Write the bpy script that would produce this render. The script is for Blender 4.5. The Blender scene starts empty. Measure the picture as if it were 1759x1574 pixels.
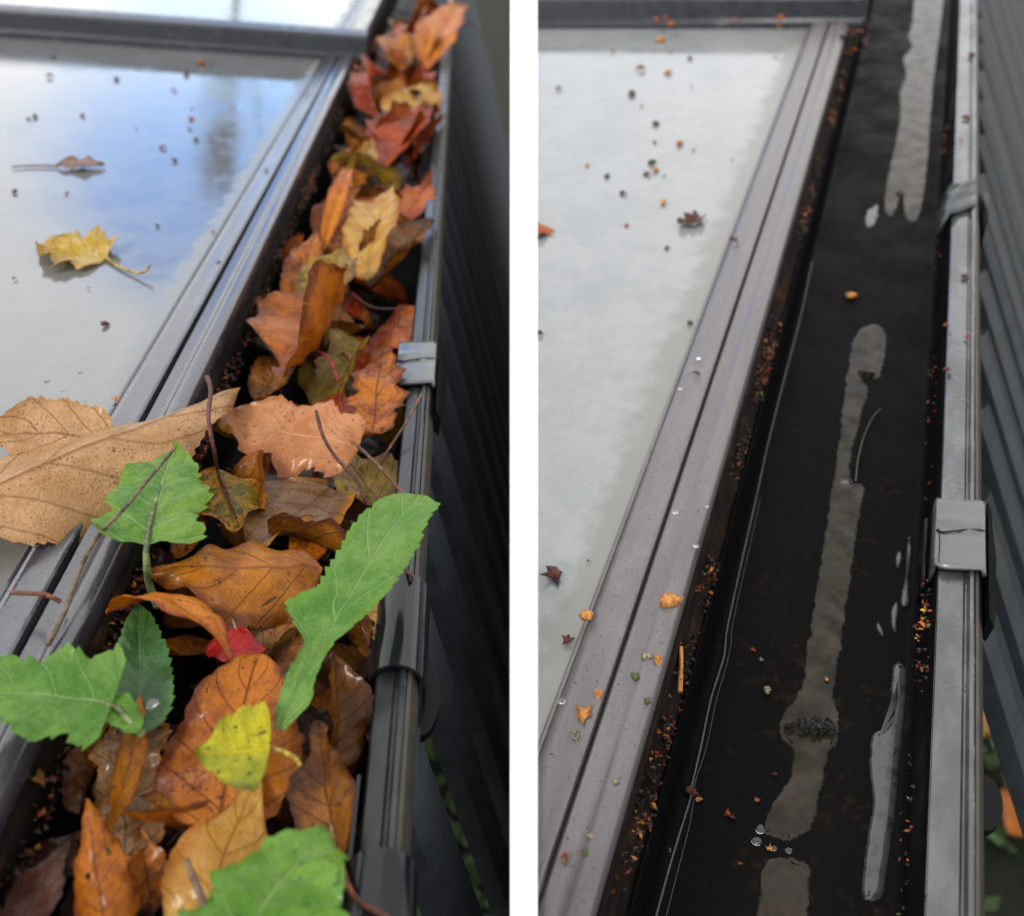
import bpy, bmesh, math, random
from mathutils import Vector, Matrix, noise
R_ = math.radians
random.seed(7)
scene = bpy.context.scene
col = scene.collection

# ------------------------------------------------------------------ camera
F, CX, CY = 1700.0, 879.5, 787.0          # focal length in pixels of the 1759 x 1574 photograph
PITCH = R_(40.0)
CAMZ = 1.9
cam_d = bpy.data.cameras.new('camera')
cam = bpy.data.objects.new('camera', cam_d); col.objects.link(cam)
cam.location = (0, 0, CAMZ)
cam.rotation_euler = (math.pi/2 - PITCH, 0, 0)
cam_d.sensor_width = 36.0; cam_d.lens = F/1759.0*36.0
cam_d.clip_start = 0.01; cam_d.clip_end = 200
cam_d.dof.use_dof = True; cam_d.dof.focus_distance = 0.50; cam_d.dof.aperture_fstop = 7.5
scene.camera = cam
c_, s_ = math.cos(PITCH), math.sin(PITCH)
def c2w(v): return Vector((v[0], v[2]*c_ + v[1]*s_, -v[2]*s_ + v[1]*c_))

# ------------------------------------------------------------------ sky, sun, exposure
SUN_EL, SUN_AZ = R_(50), R_(-125)
world = bpy.data.worlds.new('World'); scene.world = world; world.use_nodes = True
nt = world.node_tree; N = nt.nodes; Lk = nt.links; N.clear()
def wn(t, **k):
    n = N.new(t)
    for a, b in k.items(): setattr(n, a, b)
    return n
out = wn('ShaderNodeOutputWorld'); bg = wn('ShaderNodeBackground'); Lk.new(bg.outputs[0], out.inputs[0])
sky = wn('ShaderNodeTexSky', sky_type='NISHITA', sun_disc=False, sun_elevation=SUN_EL, sun_rotation=SUN_AZ)
sky.dust_density = 0.6
tc = wn('ShaderNodeTexCoord')
nz = wn('ShaderNodeTexNoise'); nz.inputs['Scale'].default_value = 2.3; nz.inputs['Detail'].default_value = 5; nz.inputs['Roughness'].default_value = 0.55
mpw = wn('ShaderNodeMapping'); mpw.inputs['Scale'].default_value = (1, 1, 1.7); mpw.inputs['Location'].default_value = (0.4, 1.3, 0.2)
Lk.new(tc.outputs['Generated'], mpw.inputs['Vector']); Lk.new(mpw.outputs[0], nz.inputs['Vector'])
# a gap of blue in the cloud cover, high in the north west
GAP = Vector((-0.20, 0.96, 0.18)).normalized()
dp = wn('ShaderNodeVectorMath', operation='DOT_PRODUCT'); Lk.new(tc.outputs['Generated'], dp.inputs[0]); dp.inputs[1].default_value = GAP
m1 = wn('ShaderNodeMath', operation='MULTIPLY_ADD'); Lk.new(nz.outputs[0], m1.inputs[0]); m1.inputs[1].default_value = -0.045; Lk.new(dp.outputs['Value'], m1.inputs[2])
mr = wn('ShaderNodeMapRange', interpolation_type='SMOOTHSTEP'); Lk.new(m1.outputs[0], mr.inputs[0])
mr.inputs[1].default_value = 0.957; mr.inputs[2].default_value = 0.976; mr.inputs[3].default_value = 1.0; mr.inputs[4].default_value = 0.08
cr = wn('ShaderNodeValToRGB'); Lk.new(nz.outputs[0], cr.inputs[0])
cr.color_ramp.elements[0].position = 0.38; cr.color_ramp.elements[0].color = (0.76, 0.79, 0.84, 1)
cr.color_ramp.elements[1].position = 0.60; cr.color_ramp.elements[1].color = (1.0, 0.985, 0.95, 1)
cm = wn('ShaderNodeVectorMath', operation='SCALE'); Lk.new(cr.outputs[0], cm.inputs[0]); cm.inputs['Scale'].default_value = 9.0
mx = wn('ShaderNodeMixRGB'); Lk.new(mr.outputs[0], mx.inputs[0]); sm = wn('ShaderNodeVectorMath', operation='MULTIPLY'); Lk.new(sky.outputs[0], sm.inputs[0]); sm.inputs[1].default_value = (0.75, 1.12, 1.75); Lk.new(sm.outputs[0], mx.inputs[1]); Lk.new(cm.outputs[0], mx.inputs[2])
Lk.new(mx.outputs[0], bg.inputs[0]); bg.inputs[1].default_value = 0.12

sun_d = bpy.data.lights.new('sun', 'SUN'); sun_d.energy = 1.5; sun_d.angle = R_(12); sun_d.color = (1.0, 0.95, 0.86)
sun = bpy.data.objects.new('sun', sun_d); col.objects.link(sun); sun.location = (0, 0, 6)
sdir = Vector((math.sin(SUN_AZ)*math.cos(SUN_EL), math.cos(SUN_AZ)*math.cos(SUN_EL), math.sin(SUN_EL)))
sun.rotation_euler = sdir.to_track_quat('Z', 'Y').to_euler()
vs = scene.view_settings
vs.view_transform = 'Standard'; vs.look = 'None'; vs.gamma = 1.0; vs.use_curve_mapping = False
vs.exposure = 1.2
scene.cycles.max_bounces = 6; scene.cycles.glossy_bounces = 3; scene.cycles.transparent_max_bounces = 6

# ------------------------------------------------------------------ the frames of the two bays
class Bay:
    def __init__(s, vp, X, o, depth):
        def ray(p): return Vector(((p[0]-CX)/F, (CY-p[1])/F, 1.0))
        Y = Vector((vp[0]-CX, CY-vp[1], F)).normalized(); X = Vector(X).normalized(); X = (X - X.dot(Y)*Y).normalized()
        s.O = Vector((0, 0, CAMZ)) + c2w(ray(o)*depth)
        s.X, s.Y = c2w(X), c2w(Y); s.Z = s.X.cross(s.Y)
        s.M = Matrix((( s.X.x, s.Y.x, s.Z.x, s.O.x), (s.X.y, s.Y.y, s.Z.y, s.O.y), (s.X.z, s.Y.z, s.Z.z, s.O.z), (0, 0, 0, 1)))
        s.Mi = s.M.inverted(); s.C = s.Mi @ Vector((0, 0, CAMZ))
    def at(s, px, py, z=0.0):
        """point of the bay (metres) at height z under a point of the photograph"""
        d = s.Mi.to_3x3() @ c2w(Vector(((px-CX)/F, (CY-py)/F, 1.0)))
        return s.C + d*((z - s.C.z)/d.z)
    def mm(s, px, py, z=0.0):
        """metres per photograph pixel there"""
        d = s.Mi.to_3x3() @ c2w(Vector(((px-CX)/F, (CY-py)/F, 1.0)))
        return (z - s.C.z)/d.z/F
L = Bay((800, -310), (23000, -956, 1700), (700, 1200), 0.42)
Rb = Bay((1676, -720), (5011, -729, -1700), (1676, 1574), 0.40)

# ------------------------------------------------------------------ helpers
def s2l(c):
    return tuple(((v/255.0)/12.92 if v/255.0 <= 0.04045 else ((v/255.0+0.055)/1.055)**2.4) for v in c)
def tag(o, label=None, cat=None, group=None, kind=None):
    if label: o['label'] = label
    if cat: o['category'] = cat
    if group: o['group'] = group
    if kind: o['kind'] = kind
    return o
def link(name, me, mats, parent=None, M=None, smooth=True):
    o = bpy.data.objects.new(name, me); col.objects.link(o)
    if mats is not None and not me.materials:
        for m in (mats if isinstance(mats, (list, tuple)) else [mats]): me.materials.append(m)
    if parent: o.parent = parent
    if M is not None:
        if parent: o.matrix_parent_inverse = Matrix.Identity(4)
        o.matrix_local = M
    if smooth:
        for p in me.polygons: p.use_smooth = True
    return o
def empty(name, M):
    o = bpy.data.objects.new(name, None); col.objects.link(o); o.empty_display_size = 0.05; o.matrix_world = M
    return o
def from_bm(name, bm):
    me = bpy.data.meshes.new(name); bm.normal_update(); bm.to_mesh(me); bm.free(); return me
def sharp(o, ang=35):
    me = o.data
    bm = bmesh.new(); bm.from_mesh(me)
    for e in bm.edges:
        if len(e.link_faces) == 2 and e.calc_face_angle(0) > R_(ang): e.smooth = False
    bm.to_mesh(me); bm.free()
    return o
def extrude_profile(name, prof, y0, y1, ny=1, closed=True, wob=0.0, seed=0):
    """profile (x,z) in millimetres drawn out along y in metres"""
    bm = bmesh.new(); rows = []
    for j in range(ny+1):
        y = y0 + (y1-y0)*j/ny
        row = []
        for i, (x, z) in enumerate(prof):
            d = noise.noise_vector(Vector((seed+i*0.15, y*3.1, seed*1.7)))*wob if wob else Vector((0, 0, 0))
            row.append(bm.verts.new((x/1000+d.x, y, z/1000+d.z)))
        rows.append(row)
    n = len(prof)
    for j in range(ny):
        for i in range(n if closed else n-1):
            k = (i+1) % n
            bm.faces.new((rows[j][i], rows[j][k], rows[j+1][k], rows[j+1][i]))
    if closed:
        bm.faces.new(rows[0][::-1]); bm.faces.new(rows[-1])
    bmesh.ops.recalc_face_normals(bm, faces=bm.faces)
    return from_bm(name, bm)
def box(name, x0, x1, y0, y1, z0, z1, bev=0.0):
    bm = bmesh.new(); bmesh.ops.create_cube(bm, size=1)
    for v in bm.verts:
        v.co = Vector(((x0+x1)/2+v.co.x*(x1-x0), (y0+y1)/2+v.co.y*(y1-y0), (z0+z1)/2+v.co.z*(z1-z0)))
    if bev: bmesh.ops.bevel(bm, geom=bm.edges[:], offset=bev, segments=2, affect='EDGES')
    return from_bm(name, bm)
def clip(o, co, no):
    """cut a mesh object with a world plane, keep the side against the normal"""
    me = o.data; bm = bmesh.new(); bm.from_mesh(me)
    Mw = o.matrix_basis; p_ = o.parent
    while p_: Mw = p_.matrix_basis @ Mw; p_ = p_.parent
    Mi = Mw.inverted()
    bmesh.ops.bisect_plane(bm, geom=bm.verts[:]+bm.edges[:]+bm.faces[:], plane_co=Mi @ Vector(co), plane_no=(Mi.to_3x3() @ Vector(no)).normalized(), clear_outer=True)
    holes = [e for e in bm.edges if e.is_boundary]
    if holes: bmesh.ops.holes_fill(bm, edges=holes)
    bm.to_mesh(me); bm.free()
def tube(name, pts, r0, r1, seg=7, sub=5):
    """tapered round stem through points, smoothed"""
    P = [Vector(p) for p in pts]
    if len(P) > 2:
        Q = []
        for i in range(len(P)-1):
            a, b, c, d = P[max(i-1, 0)], P[i], P[i+1], P[min(i+2, len(P)-1)]
            for k in range(sub):
                t = k/sub
                Q.append(0.5*((2*b)+(c-a)*t+(2*a-5*b+4*c-d)*t*t+(3*b-a-3*c+d)*t**3))
        Q.append(P[-1]); P = Q
    bm = bmesh.new(); rings = []
    for i, p in enumerate(P):
        t = (P[min(i+1, len(P)-1)]-P[max(i-1, 0)]).normalized()
        u = t.cross(Vector((0.3, 0.2, 1))).normalized(); w = t.cross(u)
        k = i/(len(P)-1); r = r0+(r1-r0)*k
        r *= 1+0.12*noise.noise(p*160)
        rings.append([bm.verts.new(p+(u*math.cos(2*math.pi*j/seg)+w*math.sin(2*math.pi*j/seg))*r) for j in range(seg)])
    for a, b in zip(rings, rings[1:]):
        for j in range(seg): bm.faces.new((a[j], a[(j+1) % seg], b[(j+1) % seg], b[j]))
    bm.faces.new(rings[0][::-1]); bm.faces.new(rings[-1])
    return from_bm(name, bm)

# ------------------------------------------------------------------ materials
class Mat:
    def __init__(s, name):
        s.m = bpy.data.materials.new(name); s.m.use_nodes = True
        s.t = s.m.node_tree; s.t.nodes.clear()
        s.o = s.n('ShaderNodeOutputMaterial'); s.b = s.n('ShaderNodeBsdfPrincipled'); s.l(s.b.outputs[0], s.o.inputs[0])
    def n(s, t, **k):
        n = s.t.nodes.new(t)
        for a, b in k.items(): setattr(n, a, b)
        return n
    def l(s, a, b): s.t.links.new(a, b)
    def set(s, **k):
        for a, b in k.items():
            i = s.b.inputs[a.replace('_', ' ')]
            i.default_value = (*b, 1) if isinstance(b, tuple) and len(b) == 3 else b
        return s
    def noise(s, scale, detail=4, rough=0.55, vec=None, sc=None):
        n = s.n('ShaderNodeTexNoise'); n.inputs['Scale'].default_value = scale; n.inputs['Detail'].default_value = detail; n.inputs['Roughness'].default_value = rough
        if vec is None: vec = s.co()
        if sc:
            mp = s.n('ShaderNodeMapping'); mp.inputs['Scale'].default_value = sc; s.l(vec, mp.inputs[0]); vec = mp.outputs[0]
        s.l(vec, n.inputs['Vector']); return n.outputs[0]
    def co(s):
        if not hasattr(s, 'tc'): s.tc = s.n('ShaderNodeTexCoord')
        return s.tc.outputs['Object']
    def math(s, op, a, b=None, c=None, clamp=False):
        n = s.n('ShaderNodeMath', operation=op, use_clamp=clamp)
        for i, v in enumerate((a, b, c)):
            if v is None: continue
            if isinstance(v, (int, float)): n.inputs[i].default_value = v
            else: s.l(v, n.inputs[i])
        return n.outputs[0]
    def ramp(s, fac, stops):
        n = s.n('ShaderNodeValToRGB'); s.l(fac, n.inputs[0]); e = n.color_ramp.elements
        while len(e) < len(stops): e.new(0.5)
        for i, (p, c) in enumerate(stops):
            e[i].position = p; e[i].color = (*c, 1) if len(c) == 3 else c
        return n.outputs[0]
    def step(s, v, a, b, lo=0.0, hi=1.0):
        n = s.n('ShaderNodeMapRange', interpolation_type='SMOOTHSTEP'); s.l(v, n.inputs[0])
        for i, x in enumerate((a, b, lo, hi)): n.inputs[i+1].default_value = x
        return n.outputs[0]
    def mix(s, f, a, b, blend='MIX'):
        n = s.n('ShaderNodeMixRGB', blend_type=blend)
        for i, v in enumerate((f, a, b)):
            if isinstance(v, (int, float)): n.inputs[i].default_value = v
            elif isinstance(v, tuple): n.inputs[i].default_value = (*v, 1)
            else: s.l(v, n.inputs[i])
        return n.outputs[0]
    def base(s, v): s.l(v, s.b.inputs['Base Color']); return s
    def rough(s, v): s.l(v, s.b.inputs['Roughness']); return s
    def bump(s, h, strength=0.3, dist=0.001):
        n = s.n('ShaderNodeBump'); n.inputs['Strength'].default_value = strength; n.inputs['Distance'].default_value = dist
        s.l(h, n.inputs['Height']); s.l(n.outputs[0], s.b.inputs['Normal']); return s

def mat_bar(name, c, c2, spec=0.5, dr=0.0):
    m = Mat(name).set(Metallic=0.0, IOR=1.5, Specular_IOR_Level=spec)
    n = m.noise(9, 5, 0.6, sc=(8, 1, 8)); n2 = m.noise(420, 3, 0.6)
    n3 = m.noise(1100, 2, 0.5); n4 = m.noise(24, 6, 0.7)
    cc = m.mix(m.step(n3, 0.60, 0.68, 0, 0.55), m.mix(m.step(n, 0.35, 0.65), c, c2), (0.02, 0.016, 0.013))
    cc = m.mix(m.math('MULTIPLY', m.step(n4, 0.56, 0.70), 0.35), cc, (0.11, 0.105, 0.095))
    m.base(m.mix(m.step(n2, 0.66, 0.70), cc, (0.012, 0.010, 0.008)))
    m.rough(m.math('ADD', m.step(n, 0.3, 0.7, 0.30+dr, 0.44+dr), m.step(n2, 0.58, 0.66, 0.0, 0.25)))
    return m.bump(m.math('ADD', n2, m.math('MULTIPLY', m.noise(60, 3), 1.5)), 0.12, 0.0004).m
M_bar = mat_bar('brown_grey_bar', (0.062, 0.055, 0.058), (0.082, 0.074, 0.076), 0.42)
M_barL = mat_bar('bar_sky_tinted', (0.020, 0.020, 0.026), (0.030, 0.029, 0.036), 0.75, -0.17)  # the same bar; reflected blue sky and dark surroundings put into its colour
M_cross = mat_bar('dark_blue_grey_bar', (0.012, 0.014, 0.019), (0.018, 0.021, 0.026), 0.3)

def mat_glass(name, xb, film, ior, bw):
    """milky weathered pane: lime bloom, algae along the bar (object x near xb)"""
    m = Mat(name)
    g = m.n('ShaderNodeSeparateXYZ'); m.l(m.co(), g.inputs[0])
    n1 = m.noise(13, 6, 0.66); n2 = m.noise(55, 5, 0.68); n3 = m.noise(230, 3, 0.6)
    bloom = m.step(m.math('ADD', m.math('MULTIPLY', n1, 0.6), m.math('MULTIPLY', n2, 0.4)), 0.42, 0.58)
    basec = m.mix(bloom, (film*0.95, film*1.0, film*1.04), (film*1.09, film*1.14, film*1.18))
    # algae and grime band beside the bar, ragged
    d = m.math('ADD', m.math('SUBTRACT', xb, g.outputs[0]), m.math('MULTIPLY', m.math('SUBTRACT', n2, 0.5), 0.040))
    band = m.step(d, 0.006*bw, 0.024*bw, 1.0, 0.0)
    basec = m.mix(m.math('MULTIPLY', band, 0.75), basec, (0.108, 0.109, 0.092))
    basec = m.mix(m.step(n3, 0.66, 0.72, 0, 0.4), basec, (0.07, 0.065, 0.05))
    m.base(basec)
    m.rough(m.math('ADD', m.step(bloom, 0, 1, 0.05, 0.13), m.math('MULTIPLY', band, 0.25)))
    m.set(IOR=ior, Transmission_Weight=0.15)
    return m.bump(m.math('ADD', n3, n2), 0.04, 0.0005).m
M_glassL = mat_glass('milky_glass_a', -0.186, 0.090, 1.72, 0.7)
M_glassR = mat_glass('milky_glass_b', -0.196, 0.155, 1.5, 1.0)

m = Mat('black_gutter_plastic').set(IOR=1.4, Specular_IOR_Level=0.02)
n = m.noise(26, 6, 0.65); n2 = m.noise(180, 4, 0.6)
m.base(m.mix(m.step(n, 0.45, 0.72), (0.0028, 0.003, 0.0034), m.mix(m.step(n2, 0.5, 0.7), (0.004, 0.0034, 0.003), (0.012, 0.008, 0.005))))
m.rough(m.step(n, 0.3, 0.7, 0.30, 0.60)); M_trough = m.bump(n2, 0.25, 0.0006).m
m = Mat('wet_rim_plastic').set(IOR=1.62)
n = m.noise(30, 5, 0.6, sc=(1, 0.5, 1)); n2 = m.noise(170, 3, 0.5)
m.base(m.mix(m.step(n, 0.4, 0.6), (0.018, 0.019, 0.021), (0.042, 0.044, 0.047)))
m.rough(m.step(n, 0.35, 0.65, 0.30, 0.10)); vo = m.n('ShaderNodeTexVoronoi'); vo.inputs['Scale'].default_value = 210; vo.inputs['Randomness'].default_value = 1.0; m.l(m.co(), vo.inputs['Vector'])
bead = m.math('MULTIPLY', m.step(vo.outputs['Distance'], 0.10, 0.42, 1.0, 0.0), m.step(m.noise(60, 3), 0.50, 0.58))
M_rim = m.bump(m.math('ADD', m.math('ADD', m.step(n, 0.45, 0.55), m.math('MULTIPLY', n2, 0.4)), m.math('MULTIPLY', bead, 2.0)), 0.30, 0.0007).m
m = Mat('dull_rim_plastic').set(IOR=1.5, Specular_IOR_Level=0.26)
n = m.noise(30, 5, 0.6); n2 = m.noise(300, 3, 0.5)
m.base(m.mix(m.step(n2, 0.70, 0.74), m.mix(m.step(n, 0.35, 0.65), (0.014, 0.016, 0.017), (0.024, 0.027, 0.028)), (0.09, 0.085, 0.065)))
m.rough(m.step(n, 0.3, 0.7, 0.22, 0.42)); M_rimL = m.bump(n2, 0.1, 0.0005).m
m = Mat('brown_black_edge').set(IOR=1.4, Specular_IOR_Level=0.3, Roughness=0.5)
n = m.noise(60, 5); M_edge = m.base(m.mix(n, (0.012, 0.011, 0.009), (0.05, 0.042, 0.032))).m
m = Mat('black_bracket_plastic').set(IOR=1.5, Specular_IOR_Level=0.08, Roughness=0.3, Base_Color=(0.003, 0.003, 0.0035))
n = m.noise(120, 4); M_black = m.bump(n, 0.08, 0.0005).m
m = Mat('glossy_union_plastic').set(IOR=1.5, Specular_IOR_Level=0.26, Roughness=0.14)
n = m.noise(80, 4); M_union = m.base(m.mix(n, (0.004, 0.0045, 0.006), (0.008, 0.009, 0.012))).bump(n, 0.08, 0.0005).m
m = Mat('pale_grey_clip').set(IOR=1.55)
n = m.noise(70, 5, 0.65); n2 = m.noise(25, 4)
m.base(m.mix(m.step(n, 0.60, 0.66), m.mix(n2, (0.036, 0.037, 0.039), (0.062, 0.064, 0.067)), (0.015, 0.015, 0.016)))
m.rough(m.step(n2, 0.3, 0.7, 0.15, 0.4)); M_clip = m.bump(n, 0.12, 0.0006).m
m = Mat('mossy_fascia').set(Specular_IOR_Level=0.05)
n = m.noise(90, 6, 0.7, sc=(1, 0.35, 1)); m.base(m.ramp(n, [(0.38, (0.004, 0.0035, 0.003)), (0.56, (0.010, 0.007, 0.005)), (0.74, (0.045, 0.020, 0.007))])).set(Roughness=0.75)
M_fascia = m.bump(n, 0.6, 0.002).m
m = Mat('dark_green_slat').set(IOR=1.45, Specular_IOR_Level=0.22)
n = m.noise(14, 5, 0.6, sc=(6, 1, 6)); m.base(m.mix(n, (0.003, 0.004, 0.0045), (0.026, 0.032, 0.035))).set(Roughness=0.45)
M_slat = m.bump(n, 0.2, 0.001).m
m = Mat('dark_soil').set(Roughness=0.95, Specular_IOR_Level=0.2)
n = m.noise(5, 6, 0.65); n2 = m.noise(60, 4); m.base(m.mix(n, m.mix(n2, (0.004, 0.0035, 0.003), (0.014, 0.012, 0.008)), (0.010, 0.014, 0.006)))
M_soil = m.bump(n2, 0.6, 0.01).m
m = Mat('white_paint').set(Roughness=0.55)
n = m.noise(30, 5, 0.6, sc=(3, 1, 1)); m.base(m.mix(m.step(n, 0.3, 0.7), (0.80, 0.80, 0.79), (0.86, 0.86, 0.85))); M_white = m.bump(n, 0.08, 0.0006).m
m = Mat('water').set(IOR=1.24, Roughness=0.04, Base_Color=(0.015, 0.012, 0.009))
n = m.noise(70, 3, 0.5); at = m.n('ShaderNodeAttribute', attribute_name='wet'); ed = m.step(m.math('ADD', at.outputs['Fac'], m.math('MULTIPLY_ADD', m.noise(150, 5, 0.65), 1.9, -0.95)), -0.12, 0.45)
m.l(m.math('MULTIPLY', ed, m.step(m.noise(48, 5, 0.65), 0.38, 0.64, 0.58, 0.24)), m.b.inputs['Specular IOR Level']); m.base(m.mix(ed, (0.004, 0.0036, 0.003), m.mix(m.step(n, 0.4, 0.7), (0.012, 0.010, 0.0075), (0.024, 0.018, 0.012)))); M_water_sheen = m.bump(m.noise(35, 3), 0.05, 0.0006).m  # brownish tone of the sky's reflection put into the base colour
m = Mat('silvery_water').set(IOR=1.5, Roughness=0.16)
n = m.noise(110, 4, 0.6); m.base(m.mix(m.step(n, 0.5, 0.62), (0.026, 0.027, 0.029), (0.012, 0.0125, 0.013))); M_streak = m.bump(n, 0.06, 0.0006).m
m = Mat('rain_drop').set(IOR=1.33, Roughness=0.0, Transmission_Weight=1.0, Base_Color=(1, 1, 1)); M_drop = m.m

KA = 0.45     # brightness of a colour read off the photograph -> reflectance of the leaf
def leaf_mat(name, a, b, vein=None, edge=None, spots=None, spot_amt=0.5, nveins=7, vk=2.2, rough=0.42, coat=0.12, trans=0.20, mot=(26, 5), vein_w=1.0, k=KA, edge_at=0.72, spot_scale=320, sat=1.15):
    """leaf: two mottled colours, midrib and side veins from the blade's own coordinates, browned edge, specks"""
    def f(c):
        c = s2l(c); lum = 0.3*c[0]+0.55*c[1]+0.15*c[2]
        return tuple(max(0.002, (lum+(v-lum)*sat)*k) for v in c)
    m = Mat(name)
    uv = m.n('ShaderNodeUVMap', uv_map='leaf'); sp = m.n('ShaderNodeSeparateXYZ'); m.l(uv.outputs[0], sp.inputs[0])
    u = sp.outputs[0]; s = m.math('ABSOLUTE', m.math('MULTIPLY_ADD', sp.outputs[1], 2.0, -1.0))
    info = m.n('ShaderNodeObjectInfo'); off = m.n('ShaderNodeVectorMath', operation='ADD'); m.l(m.co(), off.inputs[0])
    sc = m.n('ShaderNodeVectorMath', operation='SCALE'); sc.inputs[0].default_value = (3, 5, 7); m.l(info.outputs['Random'], sc.inputs['Scale']); m.l(sc.outputs[0], off.inputs[1])
    v = off.outputs[0]
    n1 = m.noise(mot[0], mot[1], 0.62, v); n2 = m.noise(mot[0]*6, 4, 0.6, v); nf = m.noise(900, 2, 0.5, v)
    c = m.mix(m.step(m.math('ADD', m.math('MULTIPLY', n1, 0.75), m.math('MULTIPLY', n2, 0.25)), 0.40, 0.60), f(a), f(b))
    c = m.mix(m.math('MULTIPLY', m.step(nf, 0.35, 0.65, 0.0, 1.0), 0.22), c, (0.0, 0.0, 0.0))
    if edge:
        e = m.step(m.math('ADD', m.math('MAXIMUM', s, m.math('MULTIPLY', u, 0.92)), m.math('MULTIPLY_ADD', n1, 1.0, -0.5)), edge_at, edge_at+0.25)
        c = m.mix(e, c, f(edge))
    # side veins run forward from the midrib
    ph = m.math('FRACT', m.math('ADD', m.math('SUBTRACT', m.math('MULTIPLY', u, nveins), m.math('MULTIPLY', s, vk)), 10.0))
    tri = m.math('ABSOLUTE', m.math('SUBTRACT', ph, 0.5))
    side = m.step(tri, 0.0, 0.055*vein_w, 1.0, 0.0); mid = m.step(s, 0.0, 0.05*vein_w, 1.0, 0.0)
    fine = m.n('ShaderNodeTexVoronoi', feature='DISTANCE_TO_EDGE'); fine.inputs['Scale'].default_value = 380; m.l(v, fine.inputs['Vector'])
    net = m.step(fine.outputs[0], 0.0, 0.12, 1.0, 0.0)
    vm = m.math('MAXIMUM', m.math('MULTIPLY', side, 0.75), mid)
    if vein: c = m.mix(m.math('MULTIPLY', vm, 0.85), c, f(vein)); c = m.mix(m.math('MULTIPLY', net, 0.16), c, f(vein))
    if spots:
        ns = m.noise(spot_scale, 2, 0.5, v); nb = m.noise(45, 3, 0.5, v)
        c = m.mix(m.math('MULTIPLY', m.step(m.math('MULTIPLY_ADD', nb, 0.35, ns), 0.86-0.10*spot_amt, 0.90-0.10*spot_amt), 0.85), c, f(spots))
    m.base(c)
    m.rough(m.step(n2, 0.3, 0.7, rough-0.10, rough+0.14))
    m.set(IOR=1.42, Specular_IOR_Level=0.18, Coat_Weight=coat, Coat_Roughness=0.13)
    m.bump(m.math('ADD', m.math('ADD', m.math('MULTIPLY', vm, -1.2), m.math('MULTIPLY', net, -0.18)), m.math('ADD', m.math('MULTIPLY', n2, 0.9), m.math('MULTIPLY', nf, 0.3))), 0.7, 0.0009)
    tr = m.n('ShaderNodeBsdfTranslucent'); ms = m.n('ShaderNodeMixShader'); ms.inputs[0].default_value = trans
    m.l(c, tr.inputs[0]); m.l(m.b.outputs[0], ms.inputs[1]); m.l(tr.outputs[0], ms.inputs[2]); m.l(ms.outputs[0], m.o.inputs[0])
    return m.m
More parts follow.
